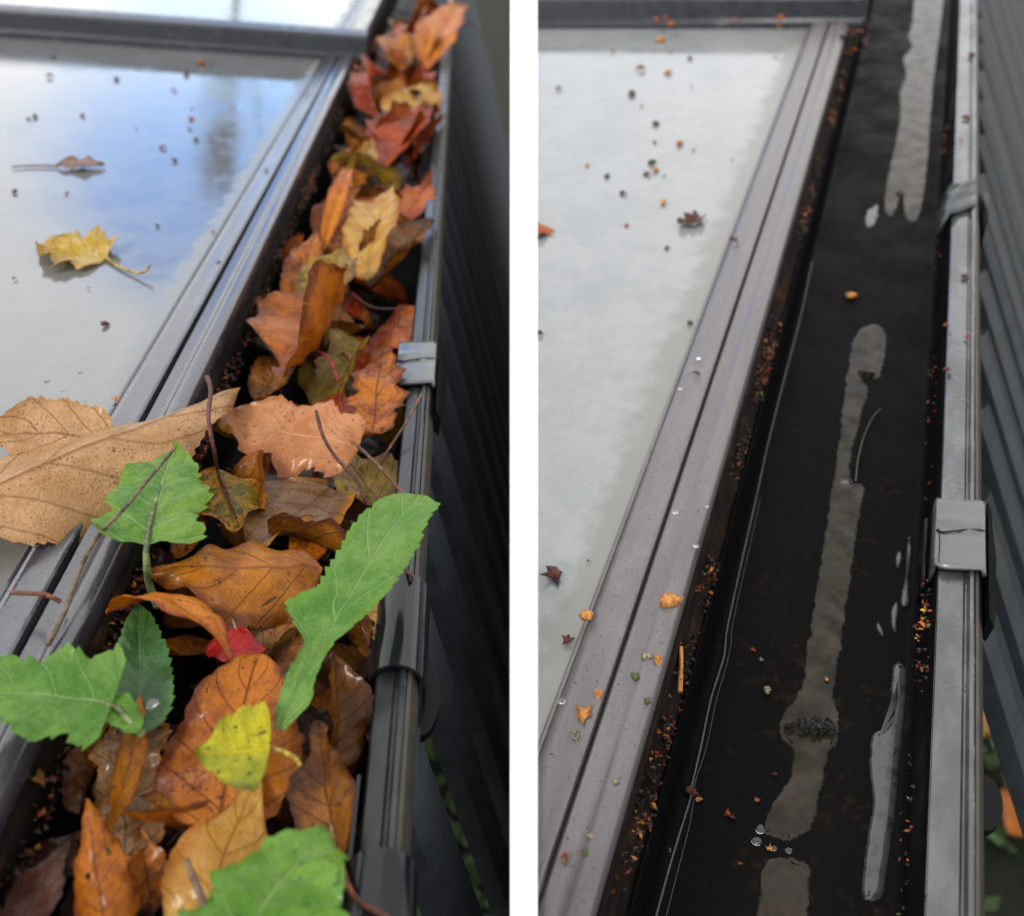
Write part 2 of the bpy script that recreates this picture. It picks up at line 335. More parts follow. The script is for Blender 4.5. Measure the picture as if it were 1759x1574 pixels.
LM = {
 'tan':     leaf_mat('tan_leaf', (222,174,124), (200,150,98), (150,98,52), (196,146,92), (60,40,28), 0.45, 5, 1.5, coat=0.1, sat=1.0, spot_scale=800),
 'peach':   leaf_mat('peach_leaf', (224,150,94), (200,120,58), (232,166,112), (176,100,52), (120,80,50), 0.3, 5, 2.4, sat=0.95),
 'orange':  leaf_mat('orange_leaf', (206,122,32), (158,84,24), (190,116,48), (116,60,20), (80,44,18), 0.3, 6, 1.6),
 'amber':   leaf_mat('amber_leaf', (208,136,52), (164,100,42), (136,80,34), (126,70,26), (100,58,26), 0.3, 5, 1.6),
 'olive':   leaf_mat('olive_leaf', (168,134,62), (128,104,52), (96,74,40), (110,84,42), (56,46,26), 0.7, 6, 2.2),
 'yolive':  leaf_mat('yellow_speckled_leaf', (206,146,36), (120,112,42), (140,82,28), (190,120,30), (60,64,28), 0.9, 5, 2.2, mot=(70, 4)),
 'greybr':  leaf_mat('grey_brown_leaf', (150,114,78), (124,92,66), (92,60,44), (168,112,56), (84,56,44), 0.3, 6, 1.4, coat=0.2, rough=0.35),
 'purple':  leaf_mat('purple_brown_leaf', (104,62,42), (78,46,40), (64,38,36), (70,44,36), (40,26,24), 0.4, 7, 1.6, coat=0.2, rough=0.35),
 'dark':    leaf_mat('dark_wet_leaf', (72,46,34), (44,30,28), (36,24,22), None, (20,14,12), 0.4, 7, 1.6, coat=0.15, rough=0.3),
 'black':   leaf_mat('black_wet_leaf', (18,16,14), (10,9,9), None, None, None, 0, 7, 1.6, coat=0.0, trans=0.0),
 'bright':  leaf_mat('bright_orange_leaf', (228,146,36), (212,122,28), (176,92,24), (150,70,20), (120,66,22), 0.2, 6, 1.8),
 'rust':    leaf_mat('rust_orange_leaf', (204,124,42), (128,66,24), (100,54,24), (112,58,22), (92,40,16), 0.5, 6, 1.6, mot=(30, 6)),
 'brown':   leaf_mat('brown_leaf', (166,108,52), (108,64,30), (88,52,28), (84,48,24), (56,32,18), 0.5, 7, 1.6),
 'ylw':     leaf_mat('yellow_green_leaf', (206,196,36), (150,158,30), (226,206,70), (96,100,24), (40,44,20), 0.5, 6, 1.6, edge_at=0.86),
 'pale':    leaf_mat('pale_tan_leaf', (222,180,112), (196,146,80), (176,122,60), (170,110,50), None, 0, 5, 1.0),
 'red':     leaf_mat('scarlet_leaf', (200,14,22), (160,8,18), (214,60,50), None, None, 0, 6, 1.5, coat=0.2),
 'redor':   leaf_mat('red_orange_leaf', (196,86,28), (138,48,18), (206,120,70), (104,38,18), None, 0, 6, 2.0),
 'pink':    leaf_mat('pinkish_leaf', (202,116,66), (156,72,38), (128,58,34), (130,58,30), None, 0, 6, 2.0),
 'green':   leaf_mat('fresh_green_leaf', (134,178,72), (84,144,42), (178,208,136), (120,160,50), None, 0, 5, 1.0, coat=0.12, vein_w=1.0, rough=0.38, mot=(34, 4), sat=1.05, trans=0.3),
 'greenm':  leaf_mat('pale_green_leaf', (130,172,84), (90,144,54), (160,198,124), (110,158,62), None, 0, 4, 1.0, coat=0.1, vein_w=0.9, rough=0.5, mot=(30, 4), sat=1.05, trans=0.3),
 'greend':  leaf_mat('deep_green_leaf', (70,118,56), (42,88,42), (112,152,96), (74,124,50), None, 0, 7, 1.4, coat=0.2, vein_w=1.0, rough=0.35, mot=(40, 4), sat=0.95),
 'greenw':  leaf_mat('wet_bright_green_leaf', (126,174,66), (88,142,26), (158,190,110), (96,150,50), (50,90,30), 0.2, 5, 1.2, coat=0.2, vein_w=0.9, rough=0.3, mot=(30, 4), sat=1.05, trans=0.3),
 'yglass':  leaf_mat('yellowed_leaf', (222,196,128), (204,166,66), (176,140,56), (196,160,104), (110,80,50), 0.2, 5, 1.8),
 'mauve':   leaf_mat('mauve_brown_leaf', (170,142,132), (142,112,102), (110,84,78), (120,92,84), None, 0, 8, 1.0),
}
def plain(name, c, rough=0.5, k=KA, c2=None, spec=0.3, sc=220):
    m = Mat(name).set(Roughness=rough, Specular_IOR_Level=spec); f = lambda c: tuple(v*k for v in s2l(c))
    n = m.noise(sc, 5, 0.65); m.base(m.mix(m.step(n, 0.36, 0.60), f(c), f(c2 or tuple(v*0.55 for v in c)))); m.bump(n, 0.5, 1.2/sc); return m.m
S_red = plain('dark_red_stem', (118,52,40)); S_brown = plain('brown_stem', (138,84,58)); S_orange = plain('orange_stem', (172,92,52))
S_green = plain('pale_green_stem', (142,158,96)); S_yel = plain('yellow_stem', (214,178,60)); S_dark = plain('dark_twig', (74,58,48), c2=(130,108,84))
S_bright = plain('red_stem', (190,44,34))
H_tan = plain('golden_husk', sc=3.2, c=(244,178,92), c2=(206,120,52)); H_brn = plain('brown_husk', sc=3.2, c=(128,62,40), c2=(80,40,30)); H_grn = plain('green_husk', sc=3.2, c=(110,122,70), c2=(80,84,50))
H_pink = plain('pink_husk', sc=3.2, c=(214,128,104)); H_or = plain('orange_chip', sc=3.2, c=(206,104,34), c2=(150,66,24)); H_blk = plain('black_crumb', sc=3.2, c=(46,32,26)); H_pale = plain('pale_bud', sc=3.2, c=(200,186,150))

# ------------------------------------------------------------------ leaf builder
def wprof(shape, u, sg=1):
    if shape == 'ovate': return max(0, math.sin(math.pi*u**0.72))**0.80*(1-0.34*max(0, math.sin(math.pi*min(1, max(0, (u-0.62)/0.38)))))
    if shape == 'round': return max(0, math.sin(math.pi*u**0.60))**0.62
    if shape == 'lance': return max(0, math.sin(math.pi*u**0.85))**1.05
    if shape == 'birch': return max(0, math.sin(math.pi*u**0.50))**0.72*(1.0-0.12*u)
    if shape == 'maple': return max(0, math.sin(math.pi*u**0.62))**0.60*(1+0.16*math.cos(2*math.pi*(u*3.2-0.25)))
    if shape == 'arrow':   # broad sow-thistle end leaf: squared base lobes, blunt tip
        return (1.0 if u > 0.10 else 0.80+2.0*u)*(1-0.16*u)*min(1.0, (max(0.0, 1-u)/0.40))**0.62*(0.90+0.10*math.sin(u*18))
    if shape == 'strap':   # long leaf with a pair of lobes low down
        return (0.30+0.52*math.exp(-((u-0.40)/0.07)**2)+0.52*math.exp(-((u-0.78)/0.24)**2))*min(1.0, max(0.0, 1-u)/0.10)**0.55*min(1, 0.45+u*5)
    if shape == 'winged':  # long weed leaf, one triangular lobe low on the left, squared tip
        a = min(1, max(0, (u-0.24)/0.36)); a = a*a*(3-2*a)
        w = 0.24+0.52*a-0.10*max(0, (u-0.75)/0.25)
        if sg < 0: w += 0.62*max(0, 1-abs(u-0.37)/0.10)**0.8
        else: w += 0.16*math.exp(-((u-0.10)/0.05)**2)
        return w*min(1.0, max(0.0, 1-u)/0.05)**0.5*min(1, 0.6+u*8)
    if shape == 'crinkle': return max(0, math.sin(math.pi*u**0.8))**0.5*(1+0.18*math.sin(u*21)+0.1*math.sin(u*47))
    return 1.0
def leaf_mesh(Ln, W, shape='ovate', teeth=0.06, nt=16, fold=0.0, fold2=None, curl=0.0, cw=0.0, twist=0.0, wave=0.03, crumple=0.03, quilt=0.03, seed=0, nu=84, nv=7, uc=1.0, asym=0.0, hole=None, rag=0.07):
    rnd = random.Random(seed*13+5)
    fold2 = fold if fold2 is None else fold2
    # midline arc with chord Ln
    N_ = nu; pts = [(0.0, 0.0)]; a = 0
    for i in range(N_):
        t = (i+0.5)/N_; th = curl*(t**uc-0.5)
        pts.append((pts[-1][0]+math.cos(th)/N_, pts[-1][1]+math.sin(th)/N_))
    ex, ez = pts[-1]; ln = math.hypot(ex, ez); ca, sa = ex/ln, -ez/ln
    mid = [((x*ca-z*sa)*Ln/ln, (x*sa+z*ca)*Ln/ln) for x, z in pts]
    rows = []; uvs = []; verts = []; so = Vector((seed*3.7, seed*1.3, seed*2.1))
    for i in range(N_+1):
        u = i/N_; y0, z0 = mid[i]
        k = min(i, N_-1); tx, tz = mid[k+1][0]-mid[k][0], mid[k+1][1]-mid[k][1]; tl = math.hypot(tx, tz); tx /= tl; tz /= tl
        row = []
        for j in range(-nv, nv+1):
            s = j/nv; sg = -1 if s < 0 else 1; as_ = abs(s)
            ph = u*nt+(0.0 if sg > 0 else 0.37)+0.25*noise.noise(Vector((u*6, sg*3.1, seed)))
            saw = (ph % 1.0)
            w0 = wprof(shape, u, sg)*W/2
            w = w0*(1+asym*sg)*(1-teeth*(1-saw)*as_**3*(0.7+0.6*noise.noise(Vector((math.floor(ph)*1.7, sg, seed+0.5)))))
            w *= 1+0.12*noise.noise(Vector((u*3.5, sg*2.0, seed*0.7)))+rag*noise.noise(Vector((u*17, sg*4.0, seed*1.9)))*as_
            x = s*w; d = as_*w
            fo = fold2 if sg > 0 else fold
            zz = 0.0
            if abs(cw) > 1e-3:
                phi = as_*cw*(w/(W/2)); r = d/phi if abs(phi) > 1e-4 else 0
                dx, dz = (r*math.sin(phi), r*(1-math.cos(phi))) if abs(phi) > 1e-4 else (d, 0)
            else: dx, dz = d, 0.0
            xx = dx*math.cos(fo)-dz*math.sin(fo); zz = dx*math.sin(fo)+dz*math.cos(fo)
            x = sg*xx
            zz += quilt*W*0.35*abs(math.sin(math.pi*(u*6-as_*1.6)))*min(1, as_*4)*(1-as_*0.6)
            zz += wave*W*as_**1.5*math.sin(u*9+seed+sg*1.3)*(0.6+0.4*math.sin(u*17+seed*2))
            zz += 0.16*W*as_**3*noise.noise(Vector((u*4.5, sg*2.7, seed*1.1)))
            if crumple:
                q = Vector((s*w, u*Ln, 0))*(2.6/W)+so
                zz += crumple*W*(noise.noise(q)+0.5*noise.noise(q*2.3))
                x += crumple*W*0.4*noise.noise(q+Vector((9, 0, 0)))
            tw = twist*(u-0.5)
            x, zz = x*math.cos(tw)-zz*math.sin(tw), x*math.sin(tw)+zz*math.cos(tw)
            row.append(len(verts)); verts.append((x, y0-tz*zz, z0+tx*zz)); uvs.append((u, (s+1)/2))
        rows.append(row)
    faces = []
    for i in range(N_):
        for j in range(2*nv):
            if hole and any((i/N_-hu)**2*3+((j/nv-1)-hs)**2*0.5 < hr*hr for hu, hs, hr in hole): continue
            faces.append((rows[i][j], rows[i][j+1], rows[i+1][j+1], rows[i+1][j]))
    me = bpy.data.meshes.new('leaf_blade'); me.from_pydata(verts, [], faces)
    uvl = me.uv_layers.new(name='leaf')
    for lp in me.loops: uvl.data[lp.index].uv = uvs[lp.vertex_index]
    return me
def leaf_matrix(B, T, roll=0.0, up=Vector((0, 0, 1))):
    y = (T-B).normalized(); z = (up-up.dot(y)*y).normalized(); x = y.cross(z)
    M = Matrix(((x.x, y.x, z.x, B.x), (x.y, y.y, z.y, B.y), (x.z, y.z, z.z, B.z), (0, 0, 0, 1)))
    return M @ Matrix.Rotation(roll, 4, 'Y')
def leaf(bay, name, label, cat, b, t, zb, zt, w, mat, roll=0, stem=None, stem_mat=None, stem_r=(1.1, 0.8), group=None, **k):
    """b and t: base and tip seen in the photograph, zb and zt: heights in mm above the gutter rim, w: width in pixels"""
    B = bay.at(*b, zb/1000); T = bay.at(*t, zt/1000)
    Ml = leaf_matrix(B, T, R_(roll))
    # true width: where the two side pixels meet the tilted plane of the leaf
    nn = Ml.to_3x3() @ Vector((0, 0, 1)); mx_, my_ = (b[0]+t[0])/2, (b[1]+t[1])/2
    q = Vector((t[1]-b[1], b[0]-t[0])).normalized()*w/2
    H = []
    for sg in (-1, 1):
        d = bay.Mi.to_3x3() @ c2w(Vector(((mx_+q.x*sg-CX)/F, (CY-my_-q.y*sg)/F, 1.0)))
        dn = d.dot(nn); H.append(bay.C+d*((B-bay.C).dot(nn)/dn) if abs(dn) > 1e-3 else bay.C)
    W0 = w*bay.mm(mx_, my_, (zb+zt)/2000)
    W = min(max((H[1]-H[0]).length, W0*0.9), W0*1.7)
    me = leaf_mesh((T-B).length, W, **k)
    o = link(name, me, LM[mat], M=bay.M @ Ml)
    tag(o, label, cat, group)
    if stem:
        P = [bay.at(x, y, z/1000) for x, y, z in stem]
        link('stem', tube('stem', P, stem_r[0]/1000, stem_r[1]/1000), stem_mat or S_brown, parent=o, M=Ml.inverted())
    return o

# ------------------------------------------------------------------ the setting
g = bpy.data.meshes.new('ground'); q = 60
bm = bmesh.new(); bmesh.ops.create_grid(bm, x_segments=60, y_segments=60, size=q)
g = from_bm('ground', bm); tag(link('ground', g, M_soil, M=Matrix.Translation((0, 0, 0))), kind='structure')

def glass_roof(bay, k, ycross, yend, mglass, M_bar, label, clipx, wall_h):
    """pane, edge bar with its groove, cross bar and a second pane beyond it; k scales the distance of the bar"""
    root = empty('glass_roof', bay.M); tag(root, label, 'glass roof', 'glass roofs of the two bays')
    X = lambda x: x*k
    x0 = -1.3
    objs = []
    objs.append(link('glass_pane', box('glass_pane', x0, X(-0.1815), -0.35, ycross+0.006, 0.001, 0.006), mglass, root, smooth=False))
    objs.append(link('glass_pane', box('glass_pane', x0, X(-0.1815), ycross+0.052, yend, 0.001, 0.006), mglass, root, smooth=False))
    # edge bar, outer half with bead against the glass, groove, inner half with a raised ridge
    pa = [(X(-185.5), 5), (X(-185.2), 7.6), (X(-184.2), 8.4), (X(-183.0), 8.2), (X(-182.4), 7.4), (X(-181.5), 9.5), (X(-179.5), 11.8), (X(-176), 12.8), (X(-170), 13.2), (X(-165), 14.8), (X(-163), 15.1), (X(-161.9), 14.2), (X(-161.6), 4), (X(-181), -2)]
    b1 = link('edge_bar', extrude_profile('edge_bar', pa, -0.35, ycross+0.004, 60, wob=0.00025, seed=3), M_bar, root); sharp(b1, 40)
    pb = [(X(-160.3), 4), (X(-160.1), 11.5), (X(-159.3), 12.4), (X(-154), 12.2), (X(-151), 12.6), (X(-149.2), 14.4), (X(-147), 15.4), (X(-143.4), 15.2), (X(-140.5), 14.0), (X(-139.3), 12.2), (X(-139.0), 4), (X(-141), -2)]
    b2 = link('edge_bar', extrude_profile('edge_bar', pb, -0.35, ycross-0.004, 60, wob=0.00025, seed=8), M_bar, root); sharp(b2, 40)
    link('groove', box('groove', X(-0.1613), X(-0.1605), -0.35, ycross-0.01, -0.002, 0.0092), M_edge, b2, smooth=False)
    # cross bar: front face with a step, pale top
    pc = [(0, 5), (0, 11), (5, 13), (7, 16), (8, 38), (10, 41), (46, 43), (48, 40), (48, 5)]
    bm = bmesh.new(); ends = []
    for x in (x0, X(-0.122)):
        ends.append([bm.verts.new((x, ycross+a/1000, z/1000)) for a, z in pc])
    n = len(pc)
    for i in range(n): bm.faces.new((ends[0][i], ends[0][(i+1) % n], ends[1][(i+1) % n], ends[1][i]))
    bm.faces.new(ends[0][::-1]); bm.faces.new(ends[1]); bmesh.ops.recalc_face_normals(bm, faces=bm.faces)
    bmesh.ops.bevel(bm, geom=[e for e in bm.edges if abs(e.verts[0].co.x-e.verts[1].co.x) > 0.1], offset=0.0008, segments=2, affect='EDGES')
    objs.append(link('cross_bar', from_bm('cross_bar', bm), M_cross, root)); sharp(objs[-1], 30)
    # edge bar beyond the cross bar
    b3 = link('edge_bar', extrude_profile('edge_bar', pa[:12]+[(X(-139), 14), (X(-139), -2), (X(-181), -2)], ycross+0.052, yend, 8), M_bar, root); sharp(b3, 40)
    # eaves board under the bar, and the wall below it
    bf = link('eaves_board', extrude_profile('eaves_board', [(X(-175), -4), (X(-139.8), -4), (X(-138.8), -14), ((X(-138.8)-138)/2, -20), (-137.6, -25), (-137.4, -70), (X(-175), -70)], -0.35, yend, 120, wob=0.0012, seed=5), M_fascia, root)
    link('wall_panel', box('wall_panel', X(-0.172), -0.140, -0.34, yend-0.02, wall_h, -0.075), M_fascia, root, smooth=False)
    if clipx is not None:
        objs += [b1, b2, b3, bf]+[c for c in root.children if c.name.startswith('wall_panel')]+list(b2.children)
        for o in objs: clip(o, (clipx, 0, 0), (-1, 0, 0))
    return root
roofL = glass_roof(L, 1.0, 1.236, 2.6, M_glassL, M_barL, 'glass roof edge with blue sky reflections beside the leaf-filled gutter', None, -1.25)
for px, py in ((376, 450), (457, 292), (525, 157), (62, 935)):      # screws along the groove of the left bar
    p = L.at(px, py, 0.0145); bm = bmesh.new(); bmesh.ops.create_uvsphere(bm, u_segments=14, v_segments=8, radius=0.0026)
    for v in bm.verts: v.co.z = max(v.co.z, 0)*0.45+(0.0-0.0006 if v.co.xy.length < 0.0011 else 0.0)
    sc_ = link('screw', from_bm('screw', bm), M_clip, roofL, Matrix.Translation(p))
    link('screw_recess', box('screw_recess', -0.0008, 0.0008, -0.0008, 0.0008, 0.0003, 0.0009), M_black, sc_, smooth=False)
roofR = glass_roof(Rb, 1.05, 1.106, 2.2, M_glassR, M_bar, 'pale milky glass roof edge beside the cleaned gutter', 0.0098, -1.25)

def arc(cx, cz, r, a0, a1, n):
    return [(cx+r*math.cos(R_(a0+(a1-a0)*i/n)), cz+r*math.sin(R_(a0+(a1-a0)*i/n))) for i in range(n+1)]
def saddle(name, y0, y1, prof, th, mat, parent, rim=0.0):
    """a moulded strip bent over the rim: profile (x,z) offset by its thickness, with its own raised end beads"""
    P = [Vector((x, z)) for x, z in prof]; Q = []
    for i, p in enumerate(P):
        t = (P[min(i+1, len(P)-1)]-P[max(i-1, 0)]).normalized(); Q.append(p+Vector((t.y, -t.x))*-th)
    poly = [(p.x, p.y) for p in P]+[(p.x, p.y) for p in reversed(Q)]
    o = link(name, extrude_profile(name, poly, y0, y1, 3), mat, parent); sharp(o, 35)
    return o
def gutter(bay, label, yend, mrim, sl=1.0):
    root = empty('rain_gutter', bay.M); tag(root, label, 'gutter', 'rain gutters of the two bays')
    inner = [(-136, -22), (-135.4, -24), (-134.6, -50)]+arc(-127, -51.4, 7, 180, 270, 5)[1:]+[(-110, -58.6), (-60, -59)]+arc(-28, -52, 7, 270, 350, 6)+[(-20.4, -12), (-19.6, -3), (-18.6, -0.6)]
    outer = [(x, z) for x, z in [(-16, -6), (-18, -14)]]+[(-18.6, -38)]+arc(-28, -52, 9.4, 350, 270, 6)+[(-110, -61.2), (-127, -60.8), (-134, -57), (-137, -48), (-137, -22)]
    inner = [(x if x < -40 else x*sl if x > -40 else x, z) for x, z in inner]; outer = [(x if x < -40 else x*sl, z) for x, z in outer]
    tr = link('trough', extrude_profile('trough', inner+outer, -0.35, yend, 40, wob=0.0003, seed=2), M_trough, root); sharp(tr, 50)
    rim = [(-19.4, -5), (-18.8, -1.2), (-17.4, 0.0), (-12, 0.6), (-6.4, 0.9), (-5.2, -0.3), (-4.4, -0.3), (-4.0, 1.6), (-3.2, 3.0), (-1.6, 3.2), (-0.8, 2.4), (-0.6, -2), (-2, -6), (-16, -7)]
    rim = [(x*sl if x < -7 else x, z) for x, z in rim]
    r = link('rim', extrude_profile('rim', rim, -0.35, yend, 90, wob=0.0003, seed=6), mrim, root); sharp(r, 38)
    e = link('rim_edge', extrude_profile('rim_edge', [(-0.5, 2.0), (1.2, 1.2), (4.2, -6), (4.6, -16), (1.5, -18), (-0.5, -7)], -0.35, yend, 60, wob=0.0003, seed=9), M_edge, root); sharp(e, 38)
    f = link('front_face', extrude_profile('front_face', [(1.0, -18.4), (3, -26), (0, -40), (-12, -54), (-16, -58), (-17, -40), (-15.5, -18.6)], -0.35, yend, 10), M_black, root)
    return root
gutL = gutter(L, 'black rain gutter choked with autumn leaves and weeds', 2.6, M_rimL, 0.74)
gutR = gutter(Rb, 'clean wet black rain gutter with a pale shining rim', 2.2, M_rim)

def square_clip(root, y0, y1, mat=None):
    """square clip hooked over the rim: top plate with a crimped fold, end cheek, strap with round lobes outside"""
    bm = bmesh.new()
    ny = 14; prof = [(-22.8, -9), (-22.5, 1.5), (-21.6, 4.4), (-20, 5.2), (-14, 5.8), (-5, 6.2), (1.4, 6.6), (3.8, 5.8), (4.9, 3.2)]
    rows = []
    for j in range(ny+1):
        t = j/ny; y = y0+(y1-y0)*t
        row = []
        for i, (x, z) in enumerate(prof):
            cr_ = math.exp(-((t-0.52-0.05*math.sin(x*0.25))/0.05)**2)
            dz = (-1.5*cr_+1.3*math.exp(-((t-0.62-0.05*math.sin(x*0.25))/0.06)**2)) if -24 < x < 3 else 0
            row.append(bm.verts.new((x/1000, y+0.0012*math.sin(i*1.3)*(1 if j in (0, ny) else 0), (z+dz)/1000)))
        rows.append(row)
    for a, b in zip(rows, rows[1:]):
        for i in range(len(prof)-1): bm.faces.new((a[i], a[i+1], b[i+1], b[i]))
    o = link('clip_plate', from_bm('clip_plate', bm), mat or M_clip, root)
    sharp(o, 28); md = o.modifiers.new('thickness', 'SOLIDIFY'); md.thickness = 0.0022; md.offset = -1
    cy = y0+(y1-y0)*0.52
    link('crease', tube('crease', [(-0.0212, cy-0.001, 0.0050), (-0.018, cy-0.003, 0.0058), (-0.012, cy-0.001, 0.0062), (-0.004, cy+0.002, 0.0064), (0.0035, cy+0.003, 0.0062)], 0.0007, 0.0003, 6), M_black, o)
    link('crease', tube('crease', [(-0.0202, cy, 0.0052), (-0.0194, cy-0.012, 0.0056), (-0.0197, y0+0.002, 0.0056)], 0.0004, 0.0002, 6), M_black, o)
    # strap outside: a shaped tongue with two lobes
    pts = []
    for i in range(33):
        t = i/32
        dep = 4+19*(0.35+0.65*abs(math.sin(t*math.pi*1.0)))*(0.9+0.25*math.sin(t*math.pi*4))
        pts.append((y0-0.030+(y1-y0+0.034)*t, dep))
    bm = bmesh.new(); A = [];
    for (y, d) in pts:
        A.append([bm.verts.new(((5.8)/1000, y, 0.004)), bm.verts.new(((7.5+0.20*d)/1000, y, -d*0.4/1000)), bm.verts.new(((6.5+0.10*d)/1000, y, -(d+6)/1000)), bm.verts.new((0.0048, y, -0.012))])
    for a, b in zip(A, A[1:]):
        for i in range(4): bm.faces.new((a[i], a[(i+1) % 4], b[(i+1) % 4], b[i]))
    bm.faces.new(A[0][::-1]); bm.faces.new(A[-1]); bmesh.ops.recalc_face_normals(bm, faces=bm.faces)
    sharp(link('clip_strap', from_bm('clip_strap', bm), M_black, root), 50)
    # inner cheek plunging into the trough
    link('clip_cheek', box('clip_cheek', -0.0262, -0.0235, y0+0.002, y1-0.004, -0.030, -0.008, 0.0006), M_black, root)
square_clip(gutL, 0.270, 0.330, M_clip)
square_clip(gutR, 0.192, 0.248)
# rounded union over the left rim, and a second one nearer
def union(root, y0, y1):
    prof = [(-17, -30), (-16.4, -6)]+arc(-5.5, -5, 11, 172, 20, 10)+[(6.2, -8), (5.8, -22)]
    o = saddle('joint_cover', y0, y1, prof, 1.6, M_union, root)
    bm = bmesh.new()   # tongue hanging outside
    prof2 = arc(0, 0, 1, 0, -180, 10)
    V = []
    for dx in (9.0, 11.2):
        V.append([bm.verts.new((0.006-0.008*z, y0+0.004+0.024*x, (-dx*2+4)/1000)) for x, z in prof2])
    bm.faces.new(V[0]); bm.faces.new(V[1][::-1])
    for i in range(len(prof2)): bm.faces.new((V[0][i], V[0][(i+1) % len(prof2)], V[1][(i+1) % len(prof2)], V[1][i]))
    bmesh.ops.recalc_face_normals(bm, faces=bm.faces)
    sharp(link('joint_tongue', from_bm('joint_tongue', bm), M_black, root), 40)
union(gutL, 0.012, 0.074)
union(gutL, -0.17, -0.078)
# strap of the bracket inside the left trough
pr_ = [(-16.6, -8), (-17.5, -16), (-20, -30), (-26, -46), (-40, -52), (-56, -55), (-80, -55.5)]
saddle('bracket_strap', -0.078, -0.034, pr_, -1.6, M_union, gutL)
pr_ = [(-17.6, -8), (-18.5, -16), (-21, -30), (-27, -46), (-40, -51), (-56, -54.6), (-80, -55)]
saddle('bracket_strap', 0.02, 0.06, pr_, -1.6, M_union, gutL)
# far crumpled clip of the right gutter
bm = bmesh.new(); prof = [(-30, -14), (-25, 0), (-21, 4.2), (-14, 5.0), (-6, 5.5), (0, 5.0)]
rows = []
for j in range(9):
    y = 0.622+0.055*j/8; sk = 0.9*(j/8)
    rows.append([bm.verts.new((x/1000+0.002*noise.noise(Vector((i, j*0.9, 1))), y+(x+15)/1000*0.9, (z+3.2*noise.noise(Vector((i*0.8, j*1.1, 4))))/1000)) for i, (x, z) in enumerate(prof)])
for a, b in zip(rows, rows[1:]):
    for i in range(len(prof)-1): bm.faces.new((a[i], a[i+1], b[i+1], b[i]))
o = link('clip_plate', from_bm('clip_plate', bm), M_rimL, gutR); md = o.modifiers.new('thickness', 'SOLIDIFY'); md.thickness = 0.0016
link('clip_strap', box('clip_strap', 0.0055, 0.010, 0.625, 0.672, -0.03, 0.001, 0.0015), M_black, gutR)
# small foot bracket outside the right rim, near the camera
for y0 in (0.060, -0.02):
    bm = bmesh.new(); V = []
    pf = arc(0, 0, 1, 0, -180, 9)
    for dx in (5.6, 8.5): V.append([bm.verts.new((0.004-0.009*z, y0+0.015*x, (-dx*1.6)/1000)) for x, z in pf])
    bm.faces.new(V[0]); bm.faces.new(V[1][::-1])
    for i in range(len(pf)): bm.faces.new((V[0][i], V[0][(i+1) % len(pf)], V[1][(i+1) % len(pf)], V[1][i]))
    bmesh.ops.recalc_face_normals(bm, faces=bm.faces)
    sharp(link('bracket_lobe', from_bm('bracket_lobe', bm), M_black, gutR), 40)

# dark slatted fence below each gutter, slats raked down towards the viewer
M_slatL = M_slat.copy(); M_slatL.name = 'slat_lightened'  # copy of the slat material, lightened to offset the gutter's shade
for n_ in M_slatL.node_tree.nodes:
    if n_.type == 'MIX_RGB': n_.inputs[1].default_value = (0.012, 0.015, 0.018, 1); n_.inputs[2].default_value = (0.075, 0.085, 0.098, 1)
def fence(bay, a, za, b, zb, y0, n, step, label, clipx=None, ms=None):
    ms = ms or M_slat
    A = bay.at(*a, za); B = bay.at(*b, zb); D = B-A
    root = empty('slatted_fence', bay.M @ Matrix.Translation(A)); tag(root, label, 'fence', 'slatted fences below the gutters')
    ex = D.normalized(); ey = Vector((0, 1, 0)); ey = (ey-ey.dot(ex)*ex).normalized(); ez = ex.cross(ey)
    Ln = D.length*3.2
    for i in range(n):
        bm = bmesh.new(); w = step*(0.24+0.05*math.sin(i*2.3))
        pf = [(-w, -0.006), (-w, 0.006), (-w*0.55, 0.012), (w*0.3, 0.012), (w, 0.004), (w, -0.006)]
        V = [[bm.verts.new(ex*(t*Ln)+ey*x+ez*z) for x, z in pf] for t in (-0.07, 1.0)]
        for k in range(6): bm.faces.new((V[0][k], V[0][(k+1) % 6], V[1][(k+1) % 6], V[1][k]))
        bm.faces.new(V[0][::-1]); bm.faces.new(V[1]); bmesh.ops.recalc_face_normals(bm, faces=bm.faces)
        o = link('slat', from_bm('slat', bm), ms, root, Matrix.Translation((0, y0+i*step, 0)), smooth=False)
        if clipx is not None: clip(o, (clipx, 0, 0), (1, 0, 0))
        if len(o.data.polygons) == 0: bpy.data.objects.remove(o)
    for t in (0.5,):
        p = ex*(t*Ln)
        me = box('rail', p.x-0.014, p.x+0.014, y0+0.02, y0+n*step, p.z-0.06, p.z-0.03)
        o = link('rail', me, M_slat, root, smooth=False)
        if clipx is not None: clip(o, (clipx, 0, 0), (1, 0, 0))
        if len(o.data.polygons) == 0: bpy.data.objects.remove(o)
fence(L, (768, 450), -0.13, (868, 830), -0.42, -0.9, 40, 0.11, 'dark slatted fence below the leaf-filled gutter', -0.0015, M_slatL)
fence(Rb, (1688, 400), -0.13, (1760, 640), -0.26, -0.6, 30, 0.11, 'dark green slatted fence at the far right below the shining rim')

